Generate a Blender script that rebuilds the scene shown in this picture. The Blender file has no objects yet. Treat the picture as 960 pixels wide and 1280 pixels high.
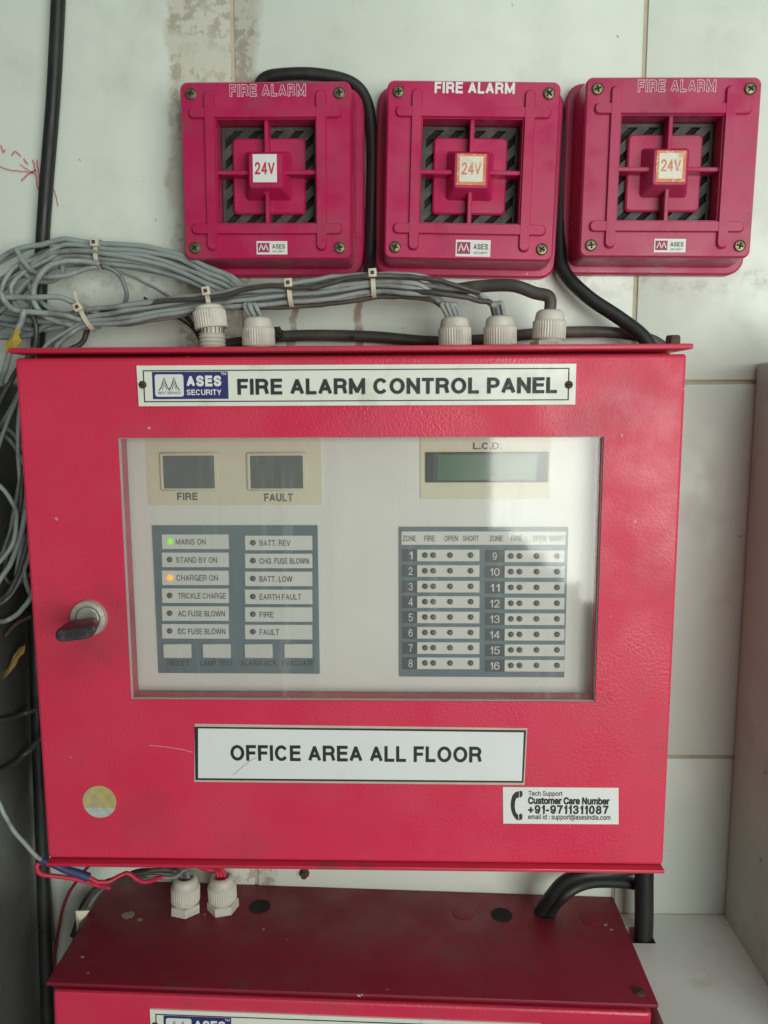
import bpy, bmesh, math, random
from mathutils import Vector, Matrix
random.seed(7)
rnd = random.uniform
S = bpy.context.scene
COL = S.collection

# ------------------------------------------------------------------ camera
CAM = Vector((0.03901, -0.65859, 0.14876))
F_PX = 983.5                                    # focal length in pixels of a 960 x 1280 frame
AX_R = Vector((0.99961, 0.0270, -0.0045))
AX_F = Vector((-0.0273, 0.9905, -0.1350)).normalized()
AX_R = (AX_R - AX_F * AX_R.dot(AX_F)).normalized()
AX_U = AX_R.cross(AX_F)
cam_d = bpy.data.cameras.new('camera')
cam = bpy.data.objects.new('camera', cam_d); COL.objects.link(cam)
cam_d.sensor_fit = 'VERTICAL'; cam_d.sensor_height = 36.0
cam_d.lens = F_PX / 1280 * 36.0
cam_d.clip_start = 0.01; cam_d.clip_end = 50
mw = Matrix((AX_R, AX_U, -AX_F)).transposed().to_4x4(); mw.translation = CAM
cam.matrix_world = mw
S.camera = cam

# ------------------------------------------------------------------ light
world = bpy.data.worlds.new('World'); S.world = world; world.use_nodes = True
bg = world.node_tree.nodes['Background']
bg.inputs[0].default_value = (0.86, 1.0, 0.95, 1); bg.inputs[1].default_value = 0.115

def area(name, loc, target, sx, sy, power, col=(1, 1, 1), roll=0.0):
    d = bpy.data.lights.new(name, 'AREA'); d.shape = 'RECTANGLE'; d.size = sx; d.size_y = sy
    d.energy = power; d.color = col
    o = bpy.data.objects.new(name, d); COL.objects.link(o)
    o.location = loc
    q = (Vector(target) - Vector(loc)).to_track_quat('-Z', 'Y')
    o.rotation_euler = (q.to_matrix() @ Matrix.Rotation(roll, 3, 'Z')).to_euler()
    return o
# a bright window behind the photographer, to the right
def window(name, x0, x1, z0, z1, y, radiance, col):
    w, h = x1 - x0, z1 - z0
    return area(name, ((x0 + x1) / 2, y, (z0 + z1) / 2), ((x0 + x1) / 2, 0, (z0 + z1) / 2), w, h, radiance * math.pi * w * h, col)
# window split into lamp strips, stepped to put the photographer's silhouette into the reflection
WIN = [(0.325, -.265), (0.39, -.30), (0.45, -.345), (0.51, -.395), (0.57, -.45), (0.63, -.515), (0.69, -.59), (2.50, None)]
for (xa_, za_), (xb_, _) in zip(WIN[:-1], WIN[1:]):
    window('window_light', xa_, xb_, za_, 0.62, -2.2, 7.1, (0.975, 1.0, 0.93))
area('high_fill_light', (0.75, -1.6, 1.75), (0.12, 0, 0.15), 1.3, 1.0, 9.0, (0.92, 1.0, 0.95))  # unseen soft light added high up, to brighten ledge and wall tops

vs = S.view_settings
S.display_settings.display_device = 'sRGB'
vs.view_transform = 'Standard'; vs.look = 'None'; vs.gamma = 1.0; vs.use_curve_mapping = False
vs.exposure = 0.0
S.cycles.max_bounces = 6; S.cycles.diffuse_bounces = 3; S.cycles.glossy_bounces = 3; S.cycles.transparent_max_bounces = 8

# ------------------------------------------------------------------ measures (metres)
W, H, D = 0.45, 0.3633, 0.12485                 # control panel; wall is y = 0, fronts face -y
XA, XB, ZA, ZB = -0.09645, 0.22488, 0.16591, -0.15704   # tile joints
LX, LZ, LR = -0.0028, -0.28417, -0.02267        # lower panel: top plate centre and tilt

def P(px, py, Y):
    """point on the plane y = Y seen at this pixel of the photograph"""
    d = AX_F + AX_R * ((px - 480) / F_PX) + AX_U * ((640 - py) / F_PX)
    return CAM + d * ((Y - CAM.y) / d.y)
def PZ(px, py, z):
    d = AX_F + AX_R * ((px - 480) / F_PX) + AX_U * ((640 - py) / F_PX)
    return CAM + d * ((z - CAM.z) / d.z)

# ------------------------------------------------------------------ materials
def new_mat(name):
    m = bpy.data.materials.new(name); m.use_nodes = True
    nt = m.node_tree; b = nt.nodes['Principled BSDF']
    return m, nt, b
def nd(nt, t, **kw):
    n = nt.nodes.new(t)
    for k, v in kw.items():
        if k.startswith('i_'):
            key = k[2:]; key = int(key) if key.isdigit() else key
            n.inputs[key].default_value = v
        else: setattr(n, k, v)
    return n
def lk(nt, a, b): nt.links.new(a, b)
def coords(nt, scale=(1, 1, 1), world=False):
    mp = nd(nt, 'ShaderNodeMapping'); mp.inputs['Scale'].default_value = scale
    if world:
        g = nd(nt, 'ShaderNodeNewGeometry'); lk(nt, g.outputs['Position'], mp.inputs['Vector'])
    else:
        tc = nd(nt, 'ShaderNodeTexCoord'); lk(nt, tc.outputs['Object'], mp.inputs['Vector'])
    return mp.outputs['Vector']
def noise(nt, vec, scale, detail=3, rough=.55):
    n = nd(nt, 'ShaderNodeTexNoise'); n.inputs['Scale'].default_value = scale
    n.inputs['Detail'].default_value = detail; n.inputs['Roughness'].default_value = rough
    lk(nt, vec, n.inputs['Vector']); return n.outputs['Fac']
def ramp(nt, fac, a, b, ca=0.0, cb=1.0):
    r = nd(nt, 'ShaderNodeMapRange'); r.interpolation_type = 'SMOOTHSTEP'
    lk(nt, fac, r.inputs['Value'])
    for k, v in zip(('From Min', 'From Max', 'To Min', 'To Max'), (a, b, ca, cb)): r.inputs[k].default_value = v
    return r.outputs['Result']
def math_n(nt, op, a, b=None):
    n = nd(nt, 'ShaderNodeMath', operation=op)
    for i, v in enumerate((a, b)):
        if v is None: continue
        if isinstance(v, (int, float)): n.inputs[i].default_value = v
        else: lk(nt, v, n.inputs[i])
    return n.outputs[0]
def mixc(nt, fac, a, b, mode='MIX'):
    n = nd(nt, 'ShaderNodeMix', data_type='RGBA', blend_type=mode)
    for i, v in ((0, fac), (6, a), (7, b)):
        if isinstance(v, (int, float)): n.inputs[i].default_value = v
        elif isinstance(v, (tuple, list)): n.inputs[i].default_value = (*v[:3], 1)
        else: lk(nt, v, n.inputs[i])
    return n.outputs[2]
def pbr(name, col, rough=.5, metal=0., var=.10, vscale=40, dirt=None, dirt_scale=25, dirt_lo=.55, dirt_hi=.75,
        bump=0., bscale=300, bdist=.0003, bdetail=2, spec=.5, chips=None, world=True, rvar=.12):
    m, nt, b = new_mat(name)
    v = coords(nt, world=world)
    n1 = noise(nt, v, vscale, 4)
    c = mixc(nt, n1, tuple(x * (1 - var) for x in col), tuple(min(1, x * (1 + var)) for x in col))
    if dirt:
        n2 = noise(nt, v, dirt_scale, 6, .65)
        c = mixc(nt, ramp(nt, n2, dirt_lo, dirt_hi, 0, dirt[3]), c, dirt[:3])
    if chips:
        n3 = noise(nt, v, chips[0], 2)
        c = mixc(nt, ramp(nt, n3, chips[1], chips[1] + .02), c, chips[2])
    lk(nt, c, b.inputs['Base Color'])
    n4 = noise(nt, v, vscale * 1.7, 5)
    lk(nt, ramp(nt, n4, .3, .7, max(.02, rough - rvar), min(1, rough + rvar)), b.inputs['Roughness'])
    b.inputs['Metallic'].default_value = metal
    b.inputs['Specular IOR Level'].default_value = spec
    if bump:
        bp = nd(nt, 'ShaderNodeBump'); bp.inputs['Strength'].default_value = bump; bp.inputs['Distance'].default_value = bdist
        lk(nt, noise(nt, v, bscale, bdetail), bp.inputs['Height']); lk(nt, bp.outputs[0], b.inputs['Normal'])
    return m

M = {}
M['door_red'] = pbr('door_red', (.65, .032, .084), .42, var=.05, vscale=9, bump=.5, bscale=520, bdist=.0005, bdetail=1.5,
                    dirt=(.40, .065, .08, .55), dirt_scale=11, dirt_lo=.46, dirt_hi=.78, rvar=.18, chips=(130, .765, (.55, .35, .33)), spec=.45)
def grime(m, spots, col):
    # hand-worn grime patches with their own shape, in metres on the wall's x, z
    nt = m.node_tree; b = nt.nodes['Principled BSDF']; src = b.inputs['Base Color'].links[0].from_socket
    v = coords(nt, world=True); sep = nd(nt, 'ShaderNodeSeparateXYZ'); lk(nt, v, sep.inputs[0]); c = src
    wob = math_n(nt, 'MULTIPLY', math_n(nt, 'SUBTRACT', noise(nt, v, 45, 5, .65), .5), .05)
    for x, z, r, k in spots:
        dx = math_n(nt, 'SUBTRACT', sep.outputs[0], x); dz = math_n(nt, 'SUBTRACT', sep.outputs[2], z)
        d = math_n(nt, 'ADD', math_n(nt, 'SQRT', math_n(nt, 'ADD', math_n(nt, 'MULTIPLY', dx, dx), math_n(nt, 'MULTIPLY', dz, dz))), wob)
        c = mixc(nt, ramp(nt, d, r, r * .35, 0, k), c, col)
    lk(nt, c, b.inputs['Base Color'])
grime(M['door_red'], [(-.172, -.006, .040, .40), (-.215, -.01, .05, .25), (-.15, -.15, .03, .22), (.19, .15, .03, .16)], (.30, .045, .06))
M['box_red'] = pbr('box_red', (.56, .024, .062), .48, var=.08, vscale=12, bump=.45, bscale=420, bdist=.0004,
                   dirt=(.12, .05, .045, .7), dirt_scale=20, dirt_lo=.52, dirt_hi=.8, chips=(110, .74, (.5, .38, .34)))
M['lid_red_shaded'] = pbr('lid_red_shaded', (.23, .009, .028), .58, var=.14, vscale=14, bump=.35, bscale=420, bdist=.0004,  # same red paint, darkened: shade below the upper panel put into the colour
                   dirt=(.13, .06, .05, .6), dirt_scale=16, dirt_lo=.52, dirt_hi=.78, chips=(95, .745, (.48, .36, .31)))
for i_, (c_, d_) in enumerate((((.45, .014, .088), .55), ((.49, .019, .100), .35), ((.45, .030, .105), .45))):
    M['siren%d' % i_] = pbr('siren_plastic', c_, .35, var=.08, vscale=16, bump=.10, bscale=500, bdist=.0002, rvar=.16,
                 dirt=(.22, .075, .085, d_ + .15), dirt_scale=24, dirt_lo=.46, dirt_hi=.80, chips=(150, .765, (.7, .42, .47)))
M['grille'] = pbr('grille_black', (.040, .043, .038), .55, var=.3, vscale=80, dirt=(.10, .095, .08, .8), dirt_scale=90, dirt_lo=.42, dirt_hi=.72)
M['black_hole'] = pbr('dark_cavity', (.012, .012, .011), .9, var=.0)
M['white_print'] = pbr('white_print', (.80, .78, .78), .6, var=.12, vscale=300)
M['outline_print'] = pbr('outline_print', (.66, .46, .52), .6, var=.25, vscale=300)
M['black_print'] = pbr('black_print', (.022, .022, .026), .55, var=.2, vscale=200)
M['grey_print'] = pbr('grey_print', (.12, .12, .12), .6, var=.2, vscale=300)
M['slate_print'] = pbr('slate_print', (.055, .065, .075), .6, var=.2, vscale=300)
M['red_print'] = pbr('red_print', (.55, .03, .07), .6, var=.2, vscale=300)
M['orange_print'] = pbr('orange_print', (.72, .22, .10), .6, var=.35, vscale=400, dirt=(.75, .6, .4, .8), dirt_scale=300, dirt_lo=.5, dirt_hi=.65)
M['maroon_print'] = pbr('maroon_print', (.33, .04, .10), .6, var=.2, vscale=300)
M['navy_print'] = pbr('navy_print', (.022, .030, .145), .5, var=.15, vscale=120)
M['sticker_white'] = pbr('sticker_white', (.74, .75, .72), .45, var=.05, vscale=60, dirt=(.50, .46, .37, .5), dirt_scale=60, dirt_lo=.55, dirt_hi=.8)
M['sticker_old'] = pbr('sticker_old', (.74, .73, .62), .5, var=.08, vscale=90, dirt=(.55, .36, .18, .8), dirt_scale=120, dirt_lo=.56, dirt_hi=.74)
M['plate_white'] = pbr('plate_white', (.76, .78, .70), .38, var=.04, vscale=30, dirt=(.45, .38, .26, .55), dirt_scale=38, dirt_lo=.53, dirt_hi=.78)
M['paper'] = pbr('paper_label', (.74, .76, .76), .30, var=.03, vscale=30, bump=.3, bscale=25, bdist=.0006, dirt=(.55, .52, .46, .4), dirt_scale=35, dirt_lo=.58, dirt_hi=.8)
M['tape_edge'] = pbr('tape_edge', (.55, .47, .38), .35, var=.2, vscale=60)
M['steel'] = pbr('nickel', (.56, .53, .47), .36, metal=.55, var=.1, vscale=200)
M['screw'] = pbr('old_screw', (.27, .23, .14), .45, metal=.85, var=.3, vscale=500, dirt=(.12, .09, .05, .8), dirt_scale=400, dirt_lo=.45, dirt_hi=.65)
M['rust'] = pbr('rusty_steel', (.10, .055, .04), .75, metal=.3, var=.4, vscale=300)
M['key_black'] = pbr('key_plastic', (.022, .022, .026), .42, var=.2, vscale=200, dirt=(.11, .075, .065, .7), dirt_scale=110, dirt_lo=.45, dirt_hi=.7)
M['gold'] = pbr('gold_foil', (.60, .50, .22), .36, metal=.3, var=.35, vscale=170, dirt=(.50, .50, .40, .8), dirt_scale=130, dirt_lo=.5, dirt_hi=.62, bump=.3, bscale=500, bdist=.0002)
M['silver'] = pbr('silver_foil', (.60, .64, .62), .35, metal=.35, var=.35, vscale=260, bump=.4, bscale=600, bdist=.0002)
M['nylon'] = pbr('gland_nylon', (.62, .60, .52), .45, var=.08, vscale=90, dirt=(.30, .25, .17, .7), dirt_scale=75, dirt_lo=.5, dirt_hi=.78)
M['tie'] = pbr('tie_nylon', (.62, .58, .46), .45, var=.1, vscale=200, dirt=(.35, .28, .18, .6), dirt_scale=120)
def cable_mat(n, c, d): return pbr(n, c, .5, var=.12, vscale=25, dirt=d, dirt_scale=38, dirt_lo=.45, dirt_hi=.75)
M['cable_grey'] = cable_mat('cable_grey', (.30, .34, .33), (.13, .115, .10, .85))
M['cable_grey_dark'] = cable_mat('cable_grey_dark', (.20, .225, .215), (.10, .09, .08, .75))
M['cable_brown'] = cable_mat('cable_dusty_black', (.060, .054, .048), (.15, .125, .10, .7))
M['cable_black'] = cable_mat('cable_black', (.012, .015, .014), (.045, .042, .037, .4))
M['cable_red'] = cable_mat('cable_red', (.55, .020, .060), (.25, .03, .05, .6))
M['cable_red_shaded'] = cable_mat('cable_red_shaded', (.20, .014, .03), (.10, .03, .03, .6))  # darker copy of the red sheath, with shade put into its colour
M['sleeve_blue'] = cable_mat('sleeve_blue', (.030, .050, .155), (.05, .05, .09, .5))
M['yellow'] = pbr('yellow_tape', (.50, .36, .045), .55, var=.2, vscale=90, dirt=(.20, .14, .05, .7), dirt_scale=90)
M['leaf'] = pbr('dry_brown_tape', (.28, .17, .045), .7, var=.4, vscale=90)
M['cream'] = pbr('cream_plate', (.78, .71, .54), .5, var=.04, vscale=40)
M['fascia'] = pbr('fascia_white', (.84, .825, .77), .5, var=.03, vscale=20)
M['slate'] = pbr('slate_board', (.150, .205, .235), .5, var=.05, vscale=40)
M['slate_dark'] = pbr('slate_dark', (.075, .090, .100), .5, var=.08, vscale=60)
M['strip'] = pbr('strip_white', (.78, .77, .73), .5, var=.05, vscale=60)
M['button'] = pbr('button_white', (.74, .74, .68), .42, var=.06, vscale=60)
M['bezel'] = pbr('bezel_black', (.045, .050, .055), .4, var=.1)
M['lens_smoke'] = pbr('smoked_lens', (.145, .155, .155), .18, var=.1, rvar=.05)
M['led_off'] = pbr('led_grey', (.13, .13, .13), .3, var=.2)
M['gasket'] = pbr('gasket_grey', (.36, .36, .34), .5, var=.1)
M['partition'] = pbr('partition_grey', (.50, .52, .465), .42, var=.10, vscale=16, dirt=(.16, .14, .12, .5), dirt_scale=14, bump=.1, bscale=60, chips=(70, .75, (.12, .05, .05)))
M['partition_dark'] = pbr('partition_dark', (.095, .10, .09), .30, var=.2, vscale=14, dirt=(.05, .05, .045, .6), dirt_scale=12)
M['ledge'] = pbr('ledge_white', (.80, .84, .80), .35, var=.04, vscale=10, dirt=(.45, .42, .36, .4), dirt_scale=20)
M['scribble'] = pbr('red_wax', (.62, .20, .20), .8, var=.3, vscale=400)
M['black_dust'] = pbr('black_dust', (.03, .028, .025), .95, var=.4, vscale=300)
M['worn'] = pbr('worn_primer', (.33, .27, .19), .8, var=.35, vscale=150, dirt=(.20, .06, .06, .8), dirt_scale=200)
M['scratch'] = pbr('scratch', (.72, .30, .34), .6, var=.3, vscale=400)

def emit_mat(name, col, s):
    m, nt, b = new_mat(name); b.inputs['Base Color'].default_value = (*col, 1)
    b.inputs['Emission Color'].default_value = (*col, 1); b.inputs['Emission Strength'].default_value = s
    b.inputs['Roughness'].default_value = .25; return m
M['led_green'] = emit_mat('led_green', (.22, .75, .02), .75)
M['led_amber'] = emit_mat('led_amber', (1.0, .36, .03), 1.1)

def lcd_mat():
    m, nt, b = new_mat('lcd_green'); v = coords(nt, world=True)
    lk(nt, mixc(nt, noise(nt, v, 30, 3), (.085, .165, .11), (.135, .23, .155)), b.inputs['Base Color'])
    b.inputs['Roughness'].default_value = .22; return m
M['lcd'] = lcd_mat()

def glass_mat():
    m = bpy.data.materials.new('dusty_glass'); m.use_nodes = True; nt = m.node_tree
    for n in list(nt.nodes): nt.nodes.remove(n)
    out = nd(nt, 'ShaderNodeOutputMaterial')
    tr = nd(nt, 'ShaderNodeBsdfTransparent'); tr.inputs[0].default_value = (.985, .99, .985, 1)
    gl = nd(nt, 'ShaderNodeBsdfGlossy'); gl.inputs['Roughness'].default_value = .055
    df = nd(nt, 'ShaderNodeBsdfDiffuse'); df.inputs[0].default_value = (.75, .75, .72, 1)
    fr = nd(nt, 'ShaderNodeFresnel'); fr.inputs[0].default_value = 1.5
    f2 = math_n(nt, 'MULTIPLY', fr.outputs[0], 1.0)
    m1 = nd(nt, 'ShaderNodeMixShader'); lk(nt, f2, m1.inputs[0]); lk(nt, tr.outputs[0], m1.inputs[1]); lk(nt, gl.outputs[0], m1.inputs[2])
    v = coords(nt, world=True); vz = coords(nt, (1, 1, .06), world=True)
    d1 = ramp(nt, noise(nt, v, 14, 5), .3, .75, .018, .055)
    d2 = ramp(nt, noise(nt, vz, 120, 4, .6), .52, .76, 0, .09)      # vertical whitish streaks in the diffuse film
    ds = math_n(nt, 'ADD', d1, d2)
    m2 = nd(nt, 'ShaderNodeMixShader'); lk(nt, ds, m2.inputs[0]); lk(nt, m1.outputs[0], m2.inputs[1]); lk(nt, df.outputs[0], m2.inputs[2])
    lk(nt, m2.outputs[0], out.inputs[0]); return m
M['glass'] = glass_mat()

def tile_mat():
    m, nt, b = new_mat('wall_tile'); v = coords(nt, world=True)
    n1 = noise(nt, v, 6, 4)
    c = mixc(nt, n1, (.66, .725, .645), (.745, .80, .725))
    sep = nd(nt, 'ShaderNodeSeparateXYZ'); lk(nt, v, sep.inputs[0]); X, Z = sep.outputs[0], sep.outputs[2]
    # general grime
    g = ramp(nt, noise(nt, v, 9, 6, .65), .47, .78, 0, .55)
    c = mixc(nt, g, c, (.44, .43, .37))
    # old cement / glue band left of the first joint, speckled brown
    nx = math_n(nt, 'ADD', X, math_n(nt, 'MULTIPLY', math_n(nt, 'SUBTRACT', noise(nt, v, 22, 4), .5), .035))
    band = math_n(nt, 'MULTIPLY', ramp(nt, nx, -.153, -.146), ramp(nt, nx, -.083, -.074, 1, 0))
    up = ramp(nt, Z, .20, .42, .45, 1)
    c = mixc(nt, math_n(nt, 'MULTIPLY', math_n(nt, 'MULTIPLY', band, up), .65), c, (.50, .46, .36))
    sp = ramp(nt, noise(nt, v, 95, 5, .7), .48, .56)
    sp = math_n(nt, 'MULTIPLY', sp, ramp(nt, noise(nt, v, 18, 3), .33, .52))
    c = mixc(nt, math_n(nt, 'MULTIPLY', math_n(nt, 'MULTIPLY', sp, band), .62), c, (.30, .25, .18))
    # brown runs between the sounders and the panel
    low = math_n(nt, 'MULTIPLY', ramp(nt, Z, .272, .25), ramp(nt, Z, .14, .17))
    for x0, w in ((-.0505, .0042), (.0015, .0055), (-.108, .012)):
        dx = math_n(nt, 'ABSOLUTE', math_n(nt, 'SUBTRACT', nx, x0))
        run = math_n(nt, 'MULTIPLY', ramp(nt, dx, w, w * .45, 0, 1), low)
        run = math_n(nt, 'MULTIPLY', run, ramp(nt, noise(nt, v, 60, 3), .3, .6, .35, .95))
        c = mixc(nt, run, c, (.36, .27, .21))
    # dust streaks under the right sounder
    dk = math_n(nt, 'MULTIPLY', ramp(nt, Z, .225, .252), ramp(nt, Z, .256, .254))
    dk = math_n(nt, 'MULTIPLY', dk, ramp(nt, noise(nt, v, 45, 5, .7), .45, .7, 0, .75))
    c = mixc(nt, dk, c, (.32, .25, .19))
    # specks
    s = ramp(nt, noise(nt, v, 120, 2), .745, .775)
    c = mixc(nt, math_n(nt, 'MULTIPLY', s, .7), c, (.20, .17, .14))
    lk(nt, c, b.inputs['Base Color'])
    lk(nt, ramp(nt, noise(nt, v, 30, 4), .3, .7, .28, .5), b.inputs['Roughness'])
    bp = nd(nt, 'ShaderNodeBump'); bp.inputs['Strength'].default_value = .25; bp.inputs['Distance'].default_value = .0015
    lk(nt, noise(nt, v, 7, 2), bp.inputs['Height']); lk(nt, bp.outputs[0], b.inputs['Normal'])
    return m
M['tile'] = tile_mat()
M['grout'] = pbr('grout', (.50, .44, .33), .9, var=.25, vscale=60, bump=.4, bscale=400, dirt=(.24, .19, .13, .6), dirt_scale=30)

# ------------------------------------------------------------------ mesh helpers
def mesh_of(name, vs_, fs, smooth=False):
    me = bpy.data.meshes.new(name); me.from_pydata([tuple(v) for v in vs_], [], fs); me.update()
    if smooth:
        for p in me.polygons: p.use_smooth = True
    return me
def from_bm(name, bm, smooth_angle=None):
    bmesh.ops.recalc_face_normals(bm, faces=bm.faces)
    me = bpy.data.meshes.new(name); bm.to_mesh(me); bm.free()
    if smooth_angle is not None:
        for p in me.polygons: p.use_smooth = True
        me.set_sharp_from_angle(angle=math.radians(smooth_angle))
    return me
def box(name, x0, x1, y0, y1, z0, z1, bev=0., seg=2):
    bm = bmesh.new()
    bmesh.ops.create_cube(bm, size=1)
    for v in bm.verts:
        v.co = Vector(((x0 + x1) / 2 + v.co.x * (x1 - x0), (y0 + y1) / 2 + v.co.y * (y1 - y0), (z0 + z1) / 2 + v.co.z * (z1 - z0)))
    if bev: bmesh.ops.bevel(bm, geom=list(bm.edges), offset=bev, segments=seg, affect='EDGES', profile=.5)
    return from_bm(name, bm, 40 if bev else None)
def rrect(w, h, r, n=5):
    pts = []
    for cx, cz, a0 in ((w/2 - r, h/2 - r, 0), (-w/2 + r, h/2 - r, 90), (-w/2 + r, -h/2 + r, 180), (w/2 - r, -h/2 + r, 270)):
        for k in range(n + 1):
            a = math.radians(a0 + 90 * k / n); pts.append((cx + r * math.cos(a), cz + r * math.sin(a)))
    return pts
def loft(name, rings, cap0=True, cap1=True, ang=35):
    """rings of equal length, each a list of 3-D points"""
    n = len(rings[0]); V = [p for r in rings for p in r]; Fs = []
    for i in range(len(rings) - 1):
        for k in range(n):
            a, b = i * n + k, i * n + (k + 1) % n
            Fs.append((a, b, b + n, a + n))
    if cap0: Fs.append(tuple(range(n)))
    if cap1: Fs.append(tuple((len(rings) - 1) * n + k for k in range(n)))
    bm = bmesh.new(); bv = [bm.verts.new(p) for p in V]
    for f in Fs:
        try: bm.faces.new([bv[i] for i in f])
        except ValueError: pass
    bmesh.ops.remove_doubles(bm, verts=bm.verts, dist=1e-7)
    return from_bm(name, bm, ang)
def prism(name, pts, y0, y1, edge=0.):
    """outline in x,z extruded from y0 (back) to y1 (front, smaller y)"""
    if edge:
        cx = sum(p[0] for p in pts) / len(pts); cz = sum(p[1] for p in pts) / len(pts)
        w = max(abs(p[0] - cx) for p in pts); h = max(abs(p[1] - cz) for p in pts)
        ins = [(cx + (x - cx) * (1 - edge / w), cz + (z - cz) * (1 - edge / h)) for x, z in pts]
        return loft(name, [[(x, y0, z) for x, z in pts], [(x, y1 + edge, z) for x, z in pts], [(x, y1, z) for x, z in ins]])
    return loft(name, [[(x, y0, z) for x, z in pts], [(x, y1, z) for x, z in pts]])
def lathe(name, prof, n=24, axis='z', ribs=None, ang=40, cap=True):
    rings = []
    for i, (r, t) in enumerate(prof):
        ring = []
        for k in range(n):
            a = 2 * math.pi * k / n
            rr = r * (1 - ribs[1] * (k % 2)) if ribs and ribs[0][0] <= i <= ribs[0][1] else r
            x, y = rr * math.cos(a), rr * math.sin(a)
            ring.append((x, y, t) if axis == 'z' else (x, -t, y))
        rings.append(ring)
    return loft(name, rings, cap, cap, ang)
def catmull(pts, sub=7):
    out = []; n = len(pts)
    for i in range(n - 1):
        p0 = pts[max(i - 1, 0)]; p1 = pts[i]; p2 = pts[i + 1]; p3 = pts[min(i + 2, n - 1)]
        if i == 0: p0 = p1 * 2 - p2
        if i == n - 2: p3 = p2 * 2 - p1
        for k in range(sub):
            t = k / sub
            out.append(.5 * ((2 * p1) + (p2 - p0) * t + (2 * p0 - 5 * p1 + 4 * p2 - p3) * t * t + (3 * p1 - p0 - 3 * p2 + p3) * t ** 3))
    out.append(pts[-1].copy()); return out
def tube(name, pts, r, sides=10, sub=7, smooth=True):
    c = catmull([Vector(p) for p in pts], sub) if smooth else [Vector(p) for p in pts]
    rings = []; t = (c[1] - c[0]).normalized()
    nrm = t.orthogonal().normalized()
    for i, p in enumerate(c):
        t2 = (c[min(i + 1, len(c) - 1)] - c[max(i - 1, 0)])
        if t2.length < 1e-9: continue
        t2.normalize()
        nrm = (nrm - t2 * nrm.dot(t2)).normalized(); bn = t2.cross(nrm)
        rr = r(i / (len(c) - 1)) if callable(r) else r
        rings.append([p + nrm * (rr * math.cos(2 * math.pi * k / sides)) + bn * (rr * math.sin(2 * math.pi * k / sides)) for k in range(sides)])
    return loft(name, rings, True, True, 60)
def ribbon(pts, w, y, name='line'):
    """flat printed stroke in x,z at depth y"""
    V, Fs = [], []; n = len(pts)
    for i, (x, z) in enumerate(pts):
        a = pts[max(i - 1, 0)]; b = pts[min(i + 1, n - 1)]
        dx, dz = b[0] - a[0], b[1] - a[1]; l = math.hypot(dx, dz) or 1
        V += [(x - dz / l * w / 2, y, z + dx / l * w / 2), (x + dz / l * w / 2, y, z - dx / l * w / 2)]
    for i in range(n - 1): Fs.append((2*i, 2*i+1, 2*i+3, 2*i+2))
    return mesh_of(name, V, Fs)
def frame_mesh(name, x0, x1, z0, z1, w, y0, y1):
    """rectangular ring, outer x0..x1 z0..z1, bar width w"""
    o = [(x0, z0), (x1, z0), (x1, z1), (x0, z1)]; i = [(x0+w, z0+w), (x1-w, z0+w), (x1-w, z1-w), (x0+w, z1-w)]
    V = [(x, y, z) for y in (y0, y1) for ring in (o, i) for x, z in ring]; Fs = []
    for k in range(4):
        j = (k + 1) % 4
        Fs += [(8+k, 8+j, 12+j, 12+k), (k, 4+k, 4+j, j), (k, j, 8+j, 8+k), (4+k, 12+k, 12+j, 4+j)]
    bm = bmesh.new(); bv = [bm.verts.new(v) for v in V]
    for f in Fs: bm.faces.new([bv[q] for q in f])
    return from_bm(name, bm)
def join(name, meshes, ang=None):
    bm = bmesh.new()
    for me in meshes: bm.from_mesh(me)
    me = bpy.data.meshes.new(name); bm.to_mesh(me); bm.free()
    return me
import os
def load_font():
    for kind in ('LOCAL', 'SYSTEM'):
        try:
            f = os.path.join(bpy.utils.resource_path(kind), 'datafiles', 'fonts', 'Inter.woff2')   # Blender's own interface font
            if os.path.exists(f): return bpy.data.fonts.load(f)
        except Exception: pass
    return None
FONT = load_font()
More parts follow.
